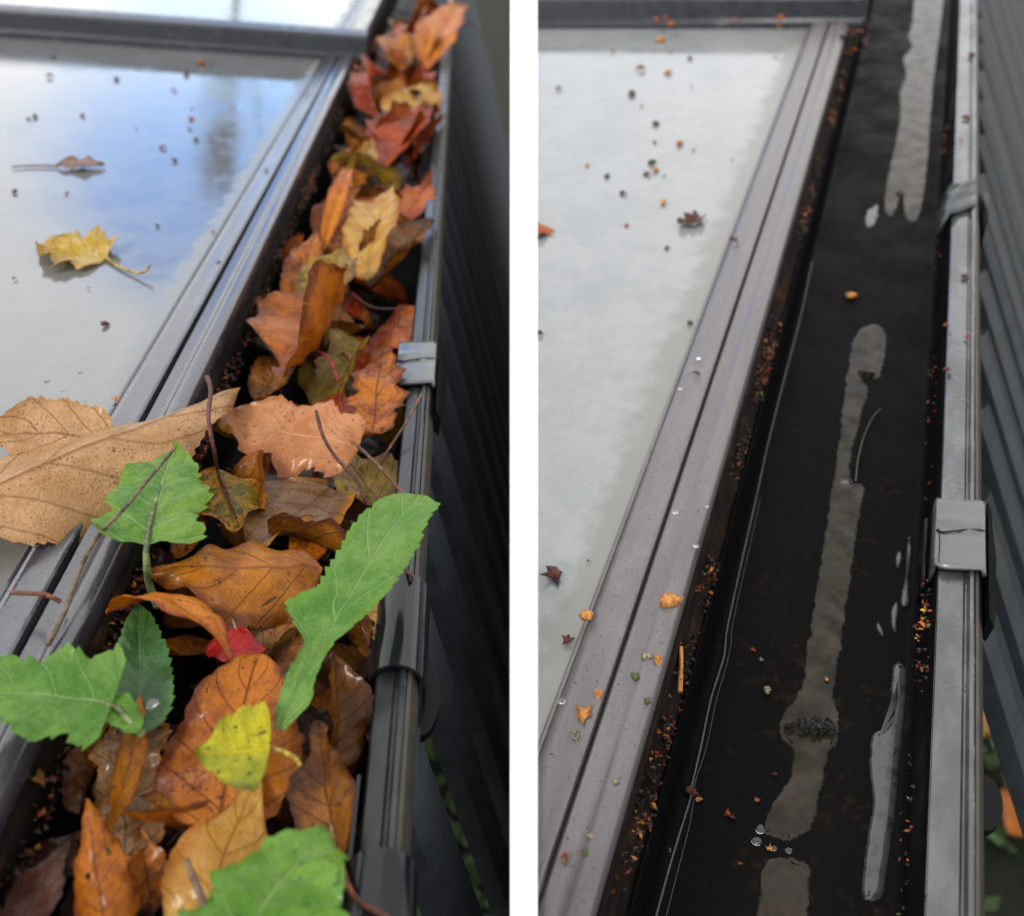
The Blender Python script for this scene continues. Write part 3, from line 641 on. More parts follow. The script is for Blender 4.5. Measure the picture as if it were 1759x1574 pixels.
# white painted bar, added in place of the dividing strip between the bays
def bar_pt(py, dep): return Vector((0, 0, CAMZ))+c2w(Vector((0, (CY-py)/F*dep, dep)))
dep = 0.338
A, B = bar_pt(1800, dep), bar_pt(-260, dep); d = (B-A).normalized(); A = A-d*(A.z/d.z)
xl, xr = (877.5-CX)/F*dep, (922.5-CX)/F*dep
nrm = Vector((0, d.z, -d.y))
bm = bmesh.new(); pf = [(xl, 0.0), (xr, 0.0), (xr-0.0005, 0.03), (xl+0.0003, 0.03)]
V = [[bm.verts.new(p+Vector((x, 0, 0))+nrm*z) for x, z in pf] for p in (A, B)]
for k in range(4): bm.faces.new((V[0][k], V[0][(k+1) % 4], V[1][(k+1) % 4], V[1][k]))
bm.faces.new(V[0][::-1]); bm.faces.new(V[1]); bmesh.ops.recalc_face_normals(bm, faces=bm.faces)
bmesh.ops.bevel(bm, geom=bm.edges[:], offset=0.0004, segments=2, affect='EDGES')
tag(link('added_divider', from_bm('added_divider', bm), M_white, smooth=False), 'plain white bar added as a divider between the two gutters', 'bar')

# ------------------------------------------------------------------ the leaves of the left gutter
FL = 'fallen leaves in the gutter'
def lf(label, b, t, zb, zt, w, mat, roll=0, name='fallen_leaf', cat='leaf', group=FL, **k):
    sd = k.get('seed', 0)
    if sd < 30 and sd not in (1, 18): k['crumple'] = max(0.06, k.get('crumple', 0)); k['wave'] = max(0.05, k.get('wave', 0)); k['cw'] = k.get('cw', 0.25 if sd % 2 else -0.3)
    if 30 <= sd < 60:      # the farther leaves stand more on edge and are more crumpled
        roll += 28 if sd % 2 else -28; zb -= 10; w *= 0.86
        k['crumple'] = 0.07; k['wave'] = 0.08; k['rag'] = 0.12; k['teeth'] = max(0.08, k.get('teeth', 0))
    return leaf(L, name, label, cat, b, t, zb, zt, w, mat, roll, group=group, **k)
lf('large tan speckled leaf lying across the glazing bar at the left', (-110, 878), (412, 668), 32, 24, 300, 'tan', 26, shape='ovate', fold=-0.9, fold2=0.05, curl=-0.22, teeth=0.10, nt=30, wave=0.03, rag=0.03, seed=1)
lf('second tan toothed leaf behind the large tan one at the left edge', (196, 752), (-60, 742), 16, 20, 104, 'tan', -10, shape='ovate', fold=0.15, teeth=0.14, nt=16, seed=27)
lf('broad peach coloured leaf with ragged edges in the middle of the gutter', (618, 768), (378, 706), 12, 10, 128, 'peach', -22, shape='maple', teeth=0.16, nt=13, fold=0.10, curl=0.25, crumple=0.02, seed=2, stem=[(612, 764, 12), (650, 800, 12), (690, 845, 10), (703, 856, 8)], stem_mat=S_brown)
lf('boat-folded bright orange leaf above the peach leaf', (598, 500), (474, 652), 8, 4, 150, 'orange', 40, fold=0.75, curl=0.5, teeth=0.03, nt=14, seed=3, stem=[(600, 502, 8), (640, 528, 2), (692, 530, -4)], stem_mat=S_red, stem_r=(0.9, 0.6))
lf('folded olive leaf standing above the bright orange leaf', (560, 520), (590, 428), -2, 22, 92, 'olive', -20, fold=0.5, curl=-0.3, teeth=0.06, nt=10, seed=4)
lf('orange leaf curled upright beside the square clip', (640, 745), (655, 598), 2, 10, 92, 'rust', -8, shape='crinkle', teeth=0.12, nt=9, fold=-0.25, cw=0.5, crumple=0.03, seed=5)
lf('yellow leaf with olive speckles hanging from a dark red stalk', (372, 806), (408, 912), 4, -4, 150, 'yolive', 0, fold=-0.12, teeth=0.03, seed=6, stem=[(356, 648, 34), (362, 672, 34), (358, 720, 36), (368, 775, 24), (374, 808, 4), (392, 850, 2), (406, 890, -1)], stem_mat=S_red, stem_r=(1.5, 0.7))
lf('grey-brown leaf with wet veins under the orange leaves', (566, 838), (420, 950), -8, -6, 150, 'greybr', 10, fold=0.2, curl=0.3, teeth=0.02, crumple=0.02, seed=7)
lf('dark purple-brown leaf below the peach leaf', (585, 830), (400, 800), -22, -16, 84, 'purple', 0, fold=0.15, teeth=0.03, seed=8)
lf('olive leaf with brown speckles beside the gutter rim', (655, 870), (575, 775), -14, -6, 96, 'olive', 8, shape='round', fold=0.18, curl=-0.3, teeth=0.05, seed=9)
lf('orange sliver of leaf behind the grey-brown leaf', (510, 975), (572, 852), -14, -8, 70, 'orange', 20, fold=0.3, teeth=0.05, seed=10)
lf('large amber leaf in the centre of the gutter', (556, 975), (258, 985), 4, 12, 200, 'amber', -14, shape='ovate', fold=-0.10, fold2=-0.50, curl=-0.45, cw=-0.35, teeth=0.03, nt=20, crumple=0.02, seed=11)
lf('brown dry leaf half under the long green leaf', (428, 1160), (552, 1052), -6, 0, 92, 'brown', 10, fold=0.3, curl=0.3, teeth=0.04, crumple=0.03, seed=12)
lf('crumpled tan leaf hanging by the rim under the long green leaf', (690, 985), (655, 1108), -4, 0, 80, 'pale', 0, shape='crinkle', teeth=0.22, nt=9, fold=0.15, cw=0.4, crumple=0.09, seed=13)
lf('curled amber leaf arching over the dark green leaf', (178, 1046), (402, 1152), 14, 10, 74, 'bright', -38, shape='lance', curl=-1.7, uc=0.8, fold=0.25, fold2=0.25, teeth=0.12, nt=14, seed=14)
lf('small scarlet leaf among the orange ones', (352, 1118), (462, 1118), 2, 4, 58, 'red', 0, shape='lance', fold=0.15, teeth=0.0, curl=-0.3, seed=15)
lf('big orange-brown leaf under the yellow-green leaf', (372, 1424), (440, 1118), -6, 18, 235, 'rust', -6, shape='round', fold=0.12, curl=-0.30, cw=-0.25, teeth=0.05, nt=12, wave=0.02, crumple=0.025, seed=16)
lf('orange rounded leaf lobe behind the yellow-green leaf', (450, 1320), (492, 1238), -2, 8, 66, 'rust', 10, shape='round', fold=0.1, teeth=0.0, curl=-0.5, seed=17)
lf('yellow-green birch leaf with a pale stalk on top of the heap', (464, 1288), (338, 1300), 26, 24, 158, 'ylw', 0, shape='birch', fold=0.10, curl=-0.25, teeth=0.08, nt=14, seed=18, stem=[(470, 1287, 26), (490, 1294, 27), (508, 1304, 30), (516, 1316, 30)], stem_mat=S_yel, stem_r=(1.0, 0.8), name='yellow_leaf')
lf('brown leaf standing on edge with a long orange stalk', (586, 1478), (548, 1238), -2, 14, 110, 'brown', -42, fold=0.7, fold2=0.2, curl=-0.25, teeth=0.07, nt=14, crumple=0.03, seed=19, stem=[(584, 1474, -2), (592, 1505, 4), (612, 1545, 8), (668, 1580, 10)], stem_mat=S_orange, stem_r=(1.1, 1.0))
lf('curled brown leaf leaning on the union in the gutter', (575, 1320), (572, 1120), -18, 6, 110, 'brown', 38, fold=0.45, cw=0.5, curl=-0.4, teeth=0.06, nt=12, seed=20)
lf('tall ragged orange-brown leaf with holes at the lower left', (190, 1640), (150, 1372), -4, 22, 165, 'rust', -10, fold=-0.35, cw=-0.8, curl=-0.4, teeth=0.30, nt=7, crumple=0.08, wave=0.08, rag=0.22, seed=21, hole=[(0.62, 0.3, 0.045), (0.5, -0.35, 0.05)])
lf('crumpled silvery-brown leaf at the left of the gutter', (215, 1470), (222, 1168), -10, 6, 150, 'greybr', -14, shape='crinkle', teeth=0.2, nt=9, fold=-0.15, crumple=0.13, wave=0.06, seed=22)
lf('twisted tan leaf strip beside the silvery-brown leaf', (178, 1440), (240, 1190), -6, 14, 56, 'amber', 40, shape='lance', curl=-0.9, cw=0.6, twist=1.0, teeth=0.08, crumple=0.05, seed=23)
lf('tan leaf with a dark stalk at the bottom of the gutter', (330, 1640), (440, 1330), -10, 6, 190, 'pale', 6, fold=-0.12, curl=-0.35, teeth=0.03, crumple=0.02, seed=24)
lf('brown veined leaf bent under the big orange-brown leaf', (250, 1320), (402, 1412), -16, -8, 130, 'brown', -6, fold=0.1, curl=-0.4, teeth=0.03, seed=25)
lf('small dark purple leaf with a water drop near the rim', (646, 1318), (662, 1196), -30, -24, 44, 'dark', 0, shape='lance', fold=0.3, teeth=0.0, seed=26)
# upper, farther leaves
lf('long pale tan leaf standing in the upper gutter', (630, 482), (676, 318), 4, 26, 84, 'pale', 12, fold=0.25, cw=0.4, curl=-0.5, teeth=0.04, nt=10, wave=0.04, seed=30)
lf('brown leaf with an orange rim curled against the gutter wall', (640, 500), (744, 380), -8, 6, 96, 'brown', -30, fold=0.5, cw=0.6, curl=-0.5, teeth=0.06, seed=31)
lf('narrow orange leaf arching up at the edge of the heap', (548, 450), (602, 290), 0, 24, 44, 'bright', 40, shape='lance', curl=-1.1, fold=0.5, teeth=0.0, seed=32)
lf('pinkish leaf folded under the rim by the square clip', (690, 528), (655, 610), -10, -4, 96, 'pink', 0, shape='round', fold=-0.3, teeth=0.1, nt=10, crumple=0.04, seed=33)
lf('dull brown leaf at the left edge of the heap', (455, 640), (516, 560), -20, -8, 60, 'brown', -20, fold=0.2, teeth=0.14, nt=8, crumple=0.04, seed=34)
lf('brown-orange leaf in the middle of the upper gutter', (545, 430), (660, 318), -6, 6, 120, 'rust', 0, fold=0.2, curl=-0.4, teeth=0.05, seed=35)
lf('glowing orange leaf behind the long pale tan leaf', (628, 400), (664, 345), 0, 8, 52, 'bright', 10, shape='round', fold=0.45, cw=1.04, curl=-0.58, teeth=0.03, seed=36)
lf('rust leaf pressed under the bright orange leaf', (500, 540), (545, 396), -14, 6, 78, 'rust', -20, fold=0.35, curl=-0.4, teeth=0.05, seed=37)
lf('pink-brown leaf against the rim in the upper gutter', (690, 390), (742, 300), -4, 8, 66, 'pink', 30, fold=0.4, teeth=0.08, seed=38)
lf('pale curled leaf with a brown edge on the left of the upper gutter', (580, 320), (640, 235), 2, 18, 52, 'pale', 30, fold=0.6, curl=-0.7, teeth=0.05, seed=39)
lf('red-orange folded leaf in the upper gutter', (650, 300), (758, 186), 0, 14, 84, 'redor', 20, fold=0.6, curl=-0.3, teeth=0.05, nt=10, seed=40)
lf('dusky red leaf under the red-orange leaf', (655, 290), (728, 215), -10, 0, 84, 'pink', -20, fold=0.70, cw=0.64, curl=-1.03, teeth=0.08, seed=41)
lf('red leaf edge close to the rim in the upper gutter', (700, 290), (765, 198), -4, 10, 52, 'redor', -30, shape='lance', fold=0.4, teeth=0.04, seed=42)
lf('flat tan leaf in the upper gutter', (672, 208), (752, 150), 6, 14, 84, 'pale', 0, shape='round', fold=-0.1, curl=-0.3, teeth=0.05, seed=43)
lf('red-brown leaf left of the flat tan leaf', (650, 200), (664, 128), -6, 8, 60, 'redor', -20, fold=0.75, cw=0.56, curl=-1.12, teeth=0.05, seed=44)
lf('tan leaf folded near the end of the cross bar', (690, 128), (660, 60), 2, 20, 60, 'amber', -30, fold=0.5, curl=-0.4, teeth=0.05, seed=45)
lf('golden orange leaf standing at the top of the gutter', (730, 122), (800, 10), 4, 30, 62, 'bright', 24, fold=0.45, curl=-0.4, teeth=0.05, seed=46)
lf('golden orange leaf bent double in the upper gutter', (724, 110), (742, 50), 8, 26, 46, 'bright', -24, fold=0.7, curl=-0.8, teeth=0.03, seed=47)
lf('pinkish leaf at the very top of the gutter', (680, 60), (765, 20), 0, 16, 70, 'pink', 0, shape='round', fold=0.2, teeth=0.08, seed=48)
lf('red leaf below the pinkish leaf at the top', (690, 80), (770, 50), -8, 4, 60, 'redor', 10, fold=0.50, cw=0.96, curl=-0.67, teeth=0.05, seed=49)
lf('brown leaf near the far left edge of the heap', (590, 330), (645, 305), -16, -4, 70, 'brown', 0, fold=0.35, cw=1.20, curl=-0.40, teeth=0.05, seed=50)
lf('orange-brown leaf left of the bright orange leaf', (497, 470), (520, 400), -20, -4, 60, 'rust', -20, fold=0.70, cw=0.64, curl=-1.03, teeth=0.08, seed=51)
lf('small curled red leaf beneath the olive leaf', (640, 640), (700, 560), -22, -12, 70, 'redor', 20, fold=0.35, teeth=0.12, nt=9, crumple=0.06, seed=52)
lf('olive brown leaf beside the rim below the square clip', (655, 758), (690, 680), -14, 0, 62, 'olive', 20, fold=0.40, cw=1.12, curl=-0.49, teeth=0.05, seed=53)
lf('brown leaf tucked behind the boat-folded orange leaf', (560, 640), (640, 560), -18, -6, 90, 'brown', 20, fold=0.75, cw=0.56, curl=-1.12, teeth=0.08, seed=54)
# green weed leaves
lf('broad light green weed leaf with a thick stalk', (252, 936), (296, 776), 30, 22, 178, 'green', 4, name='weed_leaf', cat='weed leaf', group='green weed leaves', shape='arrow', teeth=0.17, nt=11, nu=120, fold=0.16, curl=-0.25, cw=-0.2, wave=0.03, quilt=0.09, seed=60, stem=[(272, 1042, -6), (258, 1010, 6), (252, 970, 22), (252, 935, 30), (262, 880, 30.6), (282, 820, 27)], stem_mat=S_green, stem_r=(2.3, 0.7))
lf('dark green toothed weed leaf under the curled amber leaf', (242, 1262), (238, 1040), 12, 12, 118, 'greend', 0, name='weed_leaf', cat='weed leaf', group='green weed leaves', shape='round', teeth=0.17, nt=14, nu=120, rag=0.03, fold=0.10, crumple=0.02, quilt=0.09, seed=61)
lf('light green lobed weed leaf at the left edge', (192, 1212), (-60, 1190), 24, 28, 190, 'greenm', -8, name='weed_leaf', cat='weed leaf', group='green weed leaves', shape='arrow', teeth=0.20, nt=9, nu=120, stem=[(246, 1262, 16), (225, 1244, 20), (192, 1212, 24), (120, 1205, 25)], stem_mat=S_green, stem_r=(1.8, 0.6), fold=0.22, curl=-0.4, wave=0.06, quilt=0.08, seed=62)
lf('long pale green weed leaf reaching across to the rim', (476, 1252), (716, 852), 22, 44, 150, 'greenm', -8, name='weed_leaf', cat='weed leaf', group='green weed leaves', shape='winged', teeth=0.15, nt=24, nu=170, rag=0.02, fold=0.12, curl=-0.30, wave=0.03, quilt=0.06, seed=63)
lf('wet bright green weed leaf at the bottom edge', (400, 1640), (560, 1420), 30, 26, 260, 'greenw', -4, name='weed_leaf', cat='weed leaf', group='green weed leaves', shape='arrow', teeth=0.16, nt=12, nu=120, fold=0.06, curl=-0.30, cw=-0.2, wave=0.04, quilt=0.09, seed=64)
lf('small bright green lobe on the stalk of the left weed leaf', (240, 1258), (140, 1168), 20, 26, 62, 'greenw', 6, name='weed_leaf', cat='weed leaf', group='green weed leaves', shape='ovate', teeth=0.25, nt=6, fold=0.2, quilt=0.06, seed=65)
lf('brown leaf at the bottom left corner of the heap', (10, 1640), (120, 1440), -14, -2, 100, 'purple', 20, fold=0.4, cw=0.5, curl=-0.5, teeth=0.15, nt=9, crumple=0.06, seed=66)
lf('dark ragged leaf between the bar and the orange-brown leaf', (60, 1560), (150, 1420), -24, -10, 90, 'dark', -20, fold=0.4, teeth=0.15, nt=9, crumple=0.06, seed=67)
lf('small tan leaf scrap low on the left beside the bar', (50, 1320), (78, 1352), -6, -4, 26, 'pale', 0, fold=0.4, teeth=0.1, crumple=0.08, seed=68)
lf('rust coloured leaf low between the two big brown leaves', (262, 1560), (240, 1420), -22, -8, 90, 'rust', 10, fold=0.4, cw=0.4, teeth=0.1, seed=69)
for i, (lab, b, t, zb, zt, w, mt, ro) in enumerate([
    ('dark brown leaf tucked beside the red leaf', (470, 1190), (520, 1080), -14, -4, 60, 'brown', 20),
    ('small brown leaf under the crumpled tan leaf by the rim', (640, 1130), (600, 1030), -22, -12, 70, 'brown', -15),
    ('wet purple leaf in the dark gap left of the amber leaf', (300, 1010), (210, 960), -26, -18, 70, 'purple', 0),
    ('orange-brown leaf edge under the broad green leaf', (300, 960), (350, 860), -16, -6, 60, 'rust', 25),
    ('olive leaf under the yellow-green birch leaf at its right', (520, 1400), (480, 1270), -16, -4, 80, 'olive', 10),
    ('dark leaf between the upright brown leaf and the tan one', (470, 1480), (440, 1380), -24, -12, 80, 'dark', 0),
    ('brown curled leaf at the bottom between green leaf and rim', (640, 1500), (600, 1400), -26, -16, 60, 'purple', -10),
    ('brown leaf left of the silvery-brown leaf', (140, 1400), (190, 1240), -22, -8, 70, 'brown', -25),
    ('rust leaf scrap below the dark green weed leaf', (200, 1300), (290, 1260), -10, -4, 60, 'brown', 0),
    ('brown leaf in the gap above the peach leaf at its left', (440, 690), (510, 610), -22, -10, 70, 'brown', 10),
    ('dark red leaf in the gap right of the boat-folded leaf', (620, 640), (560, 600), -22, -14, 60, 'redor', 0),
    ('tan leaf scrap under the large tan leaf at its right end', (420, 760), (340, 740), -14, -10, 50, 'brown', 0)]):
    lf(lab, b, t, zb, zt, w, mt, ro, fold=0.35+0.1*(i % 3), cw=0.5, curl=-0.5, teeth=0.12, nt=11, crumple=0.07, wave=0.07, seed=80+i)
# fill lower in the heap
rnd = random.Random(21)
fill = [(rnd.choice(['dark', 'brown', 'purple', 'dark', 'rust']), i) for i in range(64)]
protos = {}
CW = {'dark': 'blackish wet', 'brown': 'brown', 'purple': 'purple-brown', 'rust': 'rust coloured', 'redor': 'red-orange', 'amber': 'amber', 'orange': 'orange', 'olive': 'olive', 'pink': 'dull orange-brown'}
def part_of(y): return 'nearest' if y < 0.05 else 'near' if y < 0.3 else 'middle' if y < 0.65 else 'farther' if y < 1.1 else 'farthest'
for mat, i in fill:
    y = -0.12+1.75*((i+0.5)/64)**1.15; x = rnd.uniform(-0.112, -0.036); z = rnd.uniform(-0.050, -0.026)
    a = rnd.uniform(0, 6.28); key = (mat, i % 3)
    if key not in protos: protos[key] = leaf_mesh(0.075, 0.045, 'ovate', teeth=0.06, fold=0.25, curl=rnd.uniform(-0.8, 0.4), crumple=0.06, seed=100+len(protos), nu=36, nv=4)
    o = link('fallen_leaf', protos[key], LM[mat], M=L.M @ Matrix.Translation((x, y, z)) @ Matrix.Rotation(a, 4, 'Z') @ Matrix.Rotation(rnd.uniform(-0.5, 0.5), 4, 'X') @ Matrix.Rotation(rnd.uniform(-0.6, 0.6), 4, 'Y') @ Matrix.Translation((0, -0.037, 0)))
    tag(o, CW[mat]+' leaf deep in the heap, '+part_of(y)+' part of left gutter', 'leaf', 'leaves deep in the heap')
mid = [(rnd.choice(['rust', 'brown', 'redor', 'amber', 'orange', 'olive', 'pink', 'purple']), i) for i in range(44)]
for mat, i in mid:
    y = -0.10+2.0*((i+0.5)/44)**0.9; x = rnd.uniform(-0.104, -0.034); z = rnd.uniform(-0.034, -0.018) if y < 0.5 else rnd.uniform(-0.034, -0.010)
    key = ('mid', mat, i % 2)
    if key not in protos: protos[key] = leaf_mesh(0.082, rnd.uniform(0.036, 0.056), rnd.choice(['ovate', 'round', 'lance', 'maple']), teeth=0.10, nt=14, fold=rnd.uniform(0.2, 0.9), cw=rnd.uniform(0.2, 1.3), curl=rnd.uniform(-1.6, 0.2), crumple=0.06, wave=0.05, seed=200+len(protos), nu=48, nv=5)
    o = link('fallen_leaf', protos[key], LM[mat], M=L.M @ Matrix.Translation((x, y, z)) @ Matrix.Rotation(rnd.uniform(0, 6.28), 4, 'Z') @ Matrix.Rotation(rnd.uniform(-0.9, 0.9), 4, 'X') @ Matrix.Rotation(rnd.uniform(-1.1, 1.1), 4, 'Y') @ Matrix.Translation((0, -0.04, 0)))
    tag(o, CW[mat]+' leaf half hidden among larger leaves, '+part_of(y)+' part of left gutter', 'leaf', 'half hidden leaves of the heap')
# stalks and twigs lying on the heap
def twig(bay, label, pts, r0, r1, mat, name='twig', group=None):
    P = [bay.at(x, y, z/1000) for x, y, z in pts]; B = P[0].copy()
    o = link(name, tube(name, [p-B for p in P], r0/1000, r1/1000), mat, M=bay.M @ Matrix.Translation(B)); return tag(o, label, name.replace('_', ' '), group)
twig(L, 'long thin dark twig crossing the broad green leaf and the glazing bar', [(302, 768, 46), (262, 815, 44), (215, 872, 42), (165, 925, 34), (135, 985, 27), (112, 1050, 21), (82, 1108, 18)], 0.7, 1.2, S_dark)
twig(L, 'short red-brown stalk poking in over the bar at the left edge', [(20, 1018, 22), (50, 1020, 24), (78, 1022, 24), (104, 1034, 20)], 1.1, 1.0, S_orange, 'leaf_stalk')
twig(L, 'dark brown stalk rising from the olive leaf over the peach leaf', [(630, 868, 0), (612, 826, 10), (580, 790, 18), (556, 752, 26), (543, 706, 34)], 0.8, 1.1, S_red, 'leaf_stalk')
twig(L, 'thin brown stalk leaning on the rim below the square clip', [(726, 674, 14), (700, 722, 10), (665, 776, 2), (650, 800, -4)], 0.9, 0.7, S_brown, 'leaf_stalk')
twig(L, 'bright red stalk in the dark gap above the peach leaf', [(540, 604, 0), (562, 612, 4), (576, 640, 2), (580, 655, 0)], 1.0, 1.0, S_bright, 'leaf_stalk')
twig(L, 'dark stalk across the tan leaf at the bottom', [(320, 1478, 12), (332, 1510, 12), (348, 1550, 12), (358, 1600, 10)], 1.0, 1.6, S_dark, 'leaf_stalk')
twig(L, 'curled red-brown tendril beside the rim under the long green leaf', [(690, 988, 2), (700, 984, 8), (708, 994, 9), (702, 1003, 4), (694, 998, 2)], 0.9, 0.7, S_red, 'leaf_stalk')
twig(L, 'red stalk sticking over the rim at the top', [(790, 46, 10), (806, 38, 14), (818, 44, 12), (828, 60, 4)], 1.6, 1.2, S_red, 'leaf_stalk')
twig(L, 'dark thin stalk inside the gutter beside the brown upright leaf', [(478, 1300, -6), (486, 1330, -8), (490, 1380, -14), (488, 1410, -20)], 0.8, 0.7, S_red, 'leaf_stalk')
# leaves lying on the left pane
lf('yellowed leaf with a curved stalk lying on the left glass', (186, 442), (64, 420), 8, 10, 92, 'yglass', 0, shape='maple', group='leaves on the glass panes', teeth=0.20, nt=11, fold=0.16, fold2=0.30, curl=0.35, wave=0.05, crumple=0.03, seed=70, stem=[(182, 443, 8), (205, 458, 8), (232, 468, 9), (250, 466, 12), (257, 454, 16)], stem_mat=S_yel, stem_r=(1.3, 0.9))
lf('narrow mauve-brown leaf lying far up the left glass', (98, 285), (180, 284), 8, 8, 34, 'mauve', 0, shape='lance', group='leaves on the glass panes', teeth=0.05, fold=0.2, seed=71, stem=[(100, 285, 8), (60, 284, 8), (20, 286, 8)], stem_mat=S_brown, stem_r=(1.0, 0.7))
leaf(Rb, 'fallen_leaf', 'pale brown leaf cut by the edge of the right glass', 'leaf', (900, 400), (952, 396), 8, 9, 34, 'pink', 0, group='leaves on the glass panes', fold=0.2, teeth=0.08, seed=72)
leaf(Rb, 'fallen_leaf', 'dark red shrivelled leaf on the right glass', 'leaf', (1206, 372), (1166, 386), 9, 10, 26, 'purple', 0, group='leaves on the glass panes', shape='crinkle', fold=0.3, crumple=0.12, teeth=0.2, nt=6, seed=73, nu=40, stem=[(1196, 376, 9), (1208, 372, 10)], stem_mat=S_dark, stem_r=(0.6, 0.4))

# ------------------------------------------------------------------ water in the right gutter
def water_sheen(label, outline, z, h, mat, name='water_sheen', inset=1.3, group='water lying in the clean gutter', rg=1.0):
    P = [Rb.at(x, y, z/1000) for x, y in outline]
    # resample and roughen the shore
    Q = []
    for i in range(len(P)):
        a, b, c, d = P[i-1], P[i], P[(i+1) % len(P)], P[(i+2) % len(P)]
        for k in range(10):
            t = k/10; q = 0.5*((2*b)+(c-a)*t+(2*a-5*b+4*c-d)*t*t+(3*b-a-3*c+d)*t**3)
            nn = (noise.noise_vector(q*120)*0.0012+noise.noise_vector(q*430)*0.0010)*rg; Q.append(Vector((q.x+nn.x, q.y+nn.y, 0)))
    C = sum(Q, Vector())/len(Q)
    area = sum(Q[i-1].x*Q[i].y-Q[i].x*Q[i-1].y for i in range(len(Q)))
    if area < 0: Q.reverse()
    bm = bmesh.new(); n = len(Q); rings = []; wet = bm.verts.layers.float.new('wet')
    for ins, hz, wv in ((0, 0.0, 0.0), (inset*0.25, h*0.62, 0.22), (inset*0.6, h*0.92, 0.6), (inset, h, 1.0)):
        ring = []
        for i in range(n):
            t = (Q[(i+1) % n]-Q[i-1]).normalized(); inw = Vector((-t.y, t.x, 0))
            p = Q[i]+inw*ins/1000-C; vv = bm.verts.new((p.x, p.y, hz/1000)); vv[wet] = wv; ring.append(vv)
        rings.append(ring)
    for a, b in zip(rings, rings[1:]):
        for i in range(n): bm.faces.new((a[i], a[(i+1) % n], b[(i+1) % n], b[i]))
    f = bm.faces.new(rings[-1]); bmesh.ops.triangulate(bm, faces=[f])
    o = link(name, from_bm(name, bm), mat, M=Rb.M @ Matrix.Translation(C+Vector((0, 0, z/1000))))
    return tag(o, label, 'water', group)
water_sheen('long brownish strip of water shaped as sky reflection down the clean gutter', [(1500,558),(1470,575),(1455,640),(1440,760),(1420,900),(1400,1020),(1385,1120),(1375,1180),(1347,1225),(1338,1250),(1345,1275),(1362,1290),(1355,1340),(1330,1375),(1318,1400),(1310,1430),(1345,1445),(1370,1440),(1398,1415),(1410,1360),(1425,1300),(1440,1270),(1443,1240),(1434,1205),(1436,1165),(1447,1100),(1460,1000),(1475,900),(1484,842),(1478,832),(1466,828),(1460,812),(1464,775),(1478,720),(1490,675),(1485,650),(1512,645),(1522,575)], -58.8, 0.35, M_water_sheen, inset=3.2, rg=0.8)  # sky reflection put into the outline of this strip and the next
water_sheen('brownish water patch shaped as sky reflection, bottom edge of the clean gutter', [(1312,1488),(1300,1560),(1280,1640),(1378,1640),(1390,1560),(1390,1492),(1370,1478),(1340,1472)], -58.8, 0.35, M_water_sheen, inset=3.2, rg=0.8)
water_sheen('large brown wet patch at the far end of the clean gutter', [(1578,-30),(1566,40),(1560,62),(1566,80),(1552,100),(1556,128),(1546,160),(1545,210),(1530,280),(1518,350),(1530,372),(1542,352),(1546,330),(1552,352),(1558,378),(1580,370),(1594,290),(1604,150),(1622,-30)], -58.8, 0.35, M_water_sheen, inset=3.2, rg=0.8)
water_sheen('long silvery streak of water beside the right gutter wall', [(1545,1138),(1556,1150),(1556,1190),(1550,1260),(1542,1330),(1537,1400),(1522,1500),(1516,1540),(1492,1548),(1481,1530),(1490,1440),(1500,1380),(1494,1320),(1497,1268),(1512,1254),(1522,1240),(1530,1200),(1533,1150)], -58.9, 1.5, M_streak, 'water_streak', 3.4, rg=0.35)
water_sheen('silvery elongated drop above the long silvery streak', [(1562,925),(1566,945),(1562,1000),(1562,1038),(1548,1040),(1549,1018),(1556,985),(1557,945)], -58.0, 1.6, M_streak, 'water_streak', 1.4, rg=0.15)
water_sheen('small bean-shaped silvery drop in the clean gutter', [(1544,948),(1550,956),(1547,974),(1540,974),(1538,958)], -58.6, 1.4, M_streak, 'water_streak', 1.4, rg=0.15)
water_sheen('silvery drop like a short worm in the clean gutter', [(1538,1036),(1544,1044),(1542,1066),(1540,1086),(1532,1078),(1530,1052)], -58.6, 1.4, M_streak, 'water_streak', 1.4, rg=0.15)
water_sheen('small slanting silvery drop left of the worm-like drop', [(1508,1070),(1514,1078),(1519,1092),(1512,1092),(1505,1078)], -58.6, 1.2, M_streak, 'water_streak', 1.2, rg=0.15)
water_sheen('pair of faint silvery ripples at the far end of the water', [(1500,356),(1508,350),(1508,372),(1498,390),(1486,386),(1488,364)], -58.6, 1.0, M_streak, 'water_streak', 2.0)
twig(Rb, 'thin silvery line of water along the inner side of the clean gutter', [(1120,1600,-57.6),(1150,1490,-57.6),(1168,1430,-57.6),(1186,1372,-57.4),(1188,1352,-57.2),(1204,1282,-57.6),(1220,1205,-57.6),(1232,1166,-57.6),(1243,1130,-57.4),(1246,1105,-57.2),(1250,1075,-57.6),(1275,960,-57.6),(1300,850,-57.6),(1322,750,-57.6),(1350,640,-57.8),(1376,540,-57.8),(1396,445,-57.8)], 0.85, 0.7, M_streak, 'water_line')
twig(Rb, 'second faint line of water beside the silvery one', [(1138,1600,-58.4),(1166,1490,-58.4),(1184,1420,-58.4),(1192,1372,-58.4),(1194,1345,-58.4),(1214,1282,-58.4),(1230,1205,-58.4),(1246,1150,-58.4),(1256,1105,-58.4),(1258,1075,-58.4),(1283,960,-58.4),(1308,850,-58.4)], 0.3, 0.22, M_streak, 'water_line')
twig(Rb, 'straw lying in the debris beside the right glazing bar', [(1168, 1190, -16), (1170, 1140, -14), (1170, 1112, -12)], 1.4, 1.1, H_tan, 'straw')

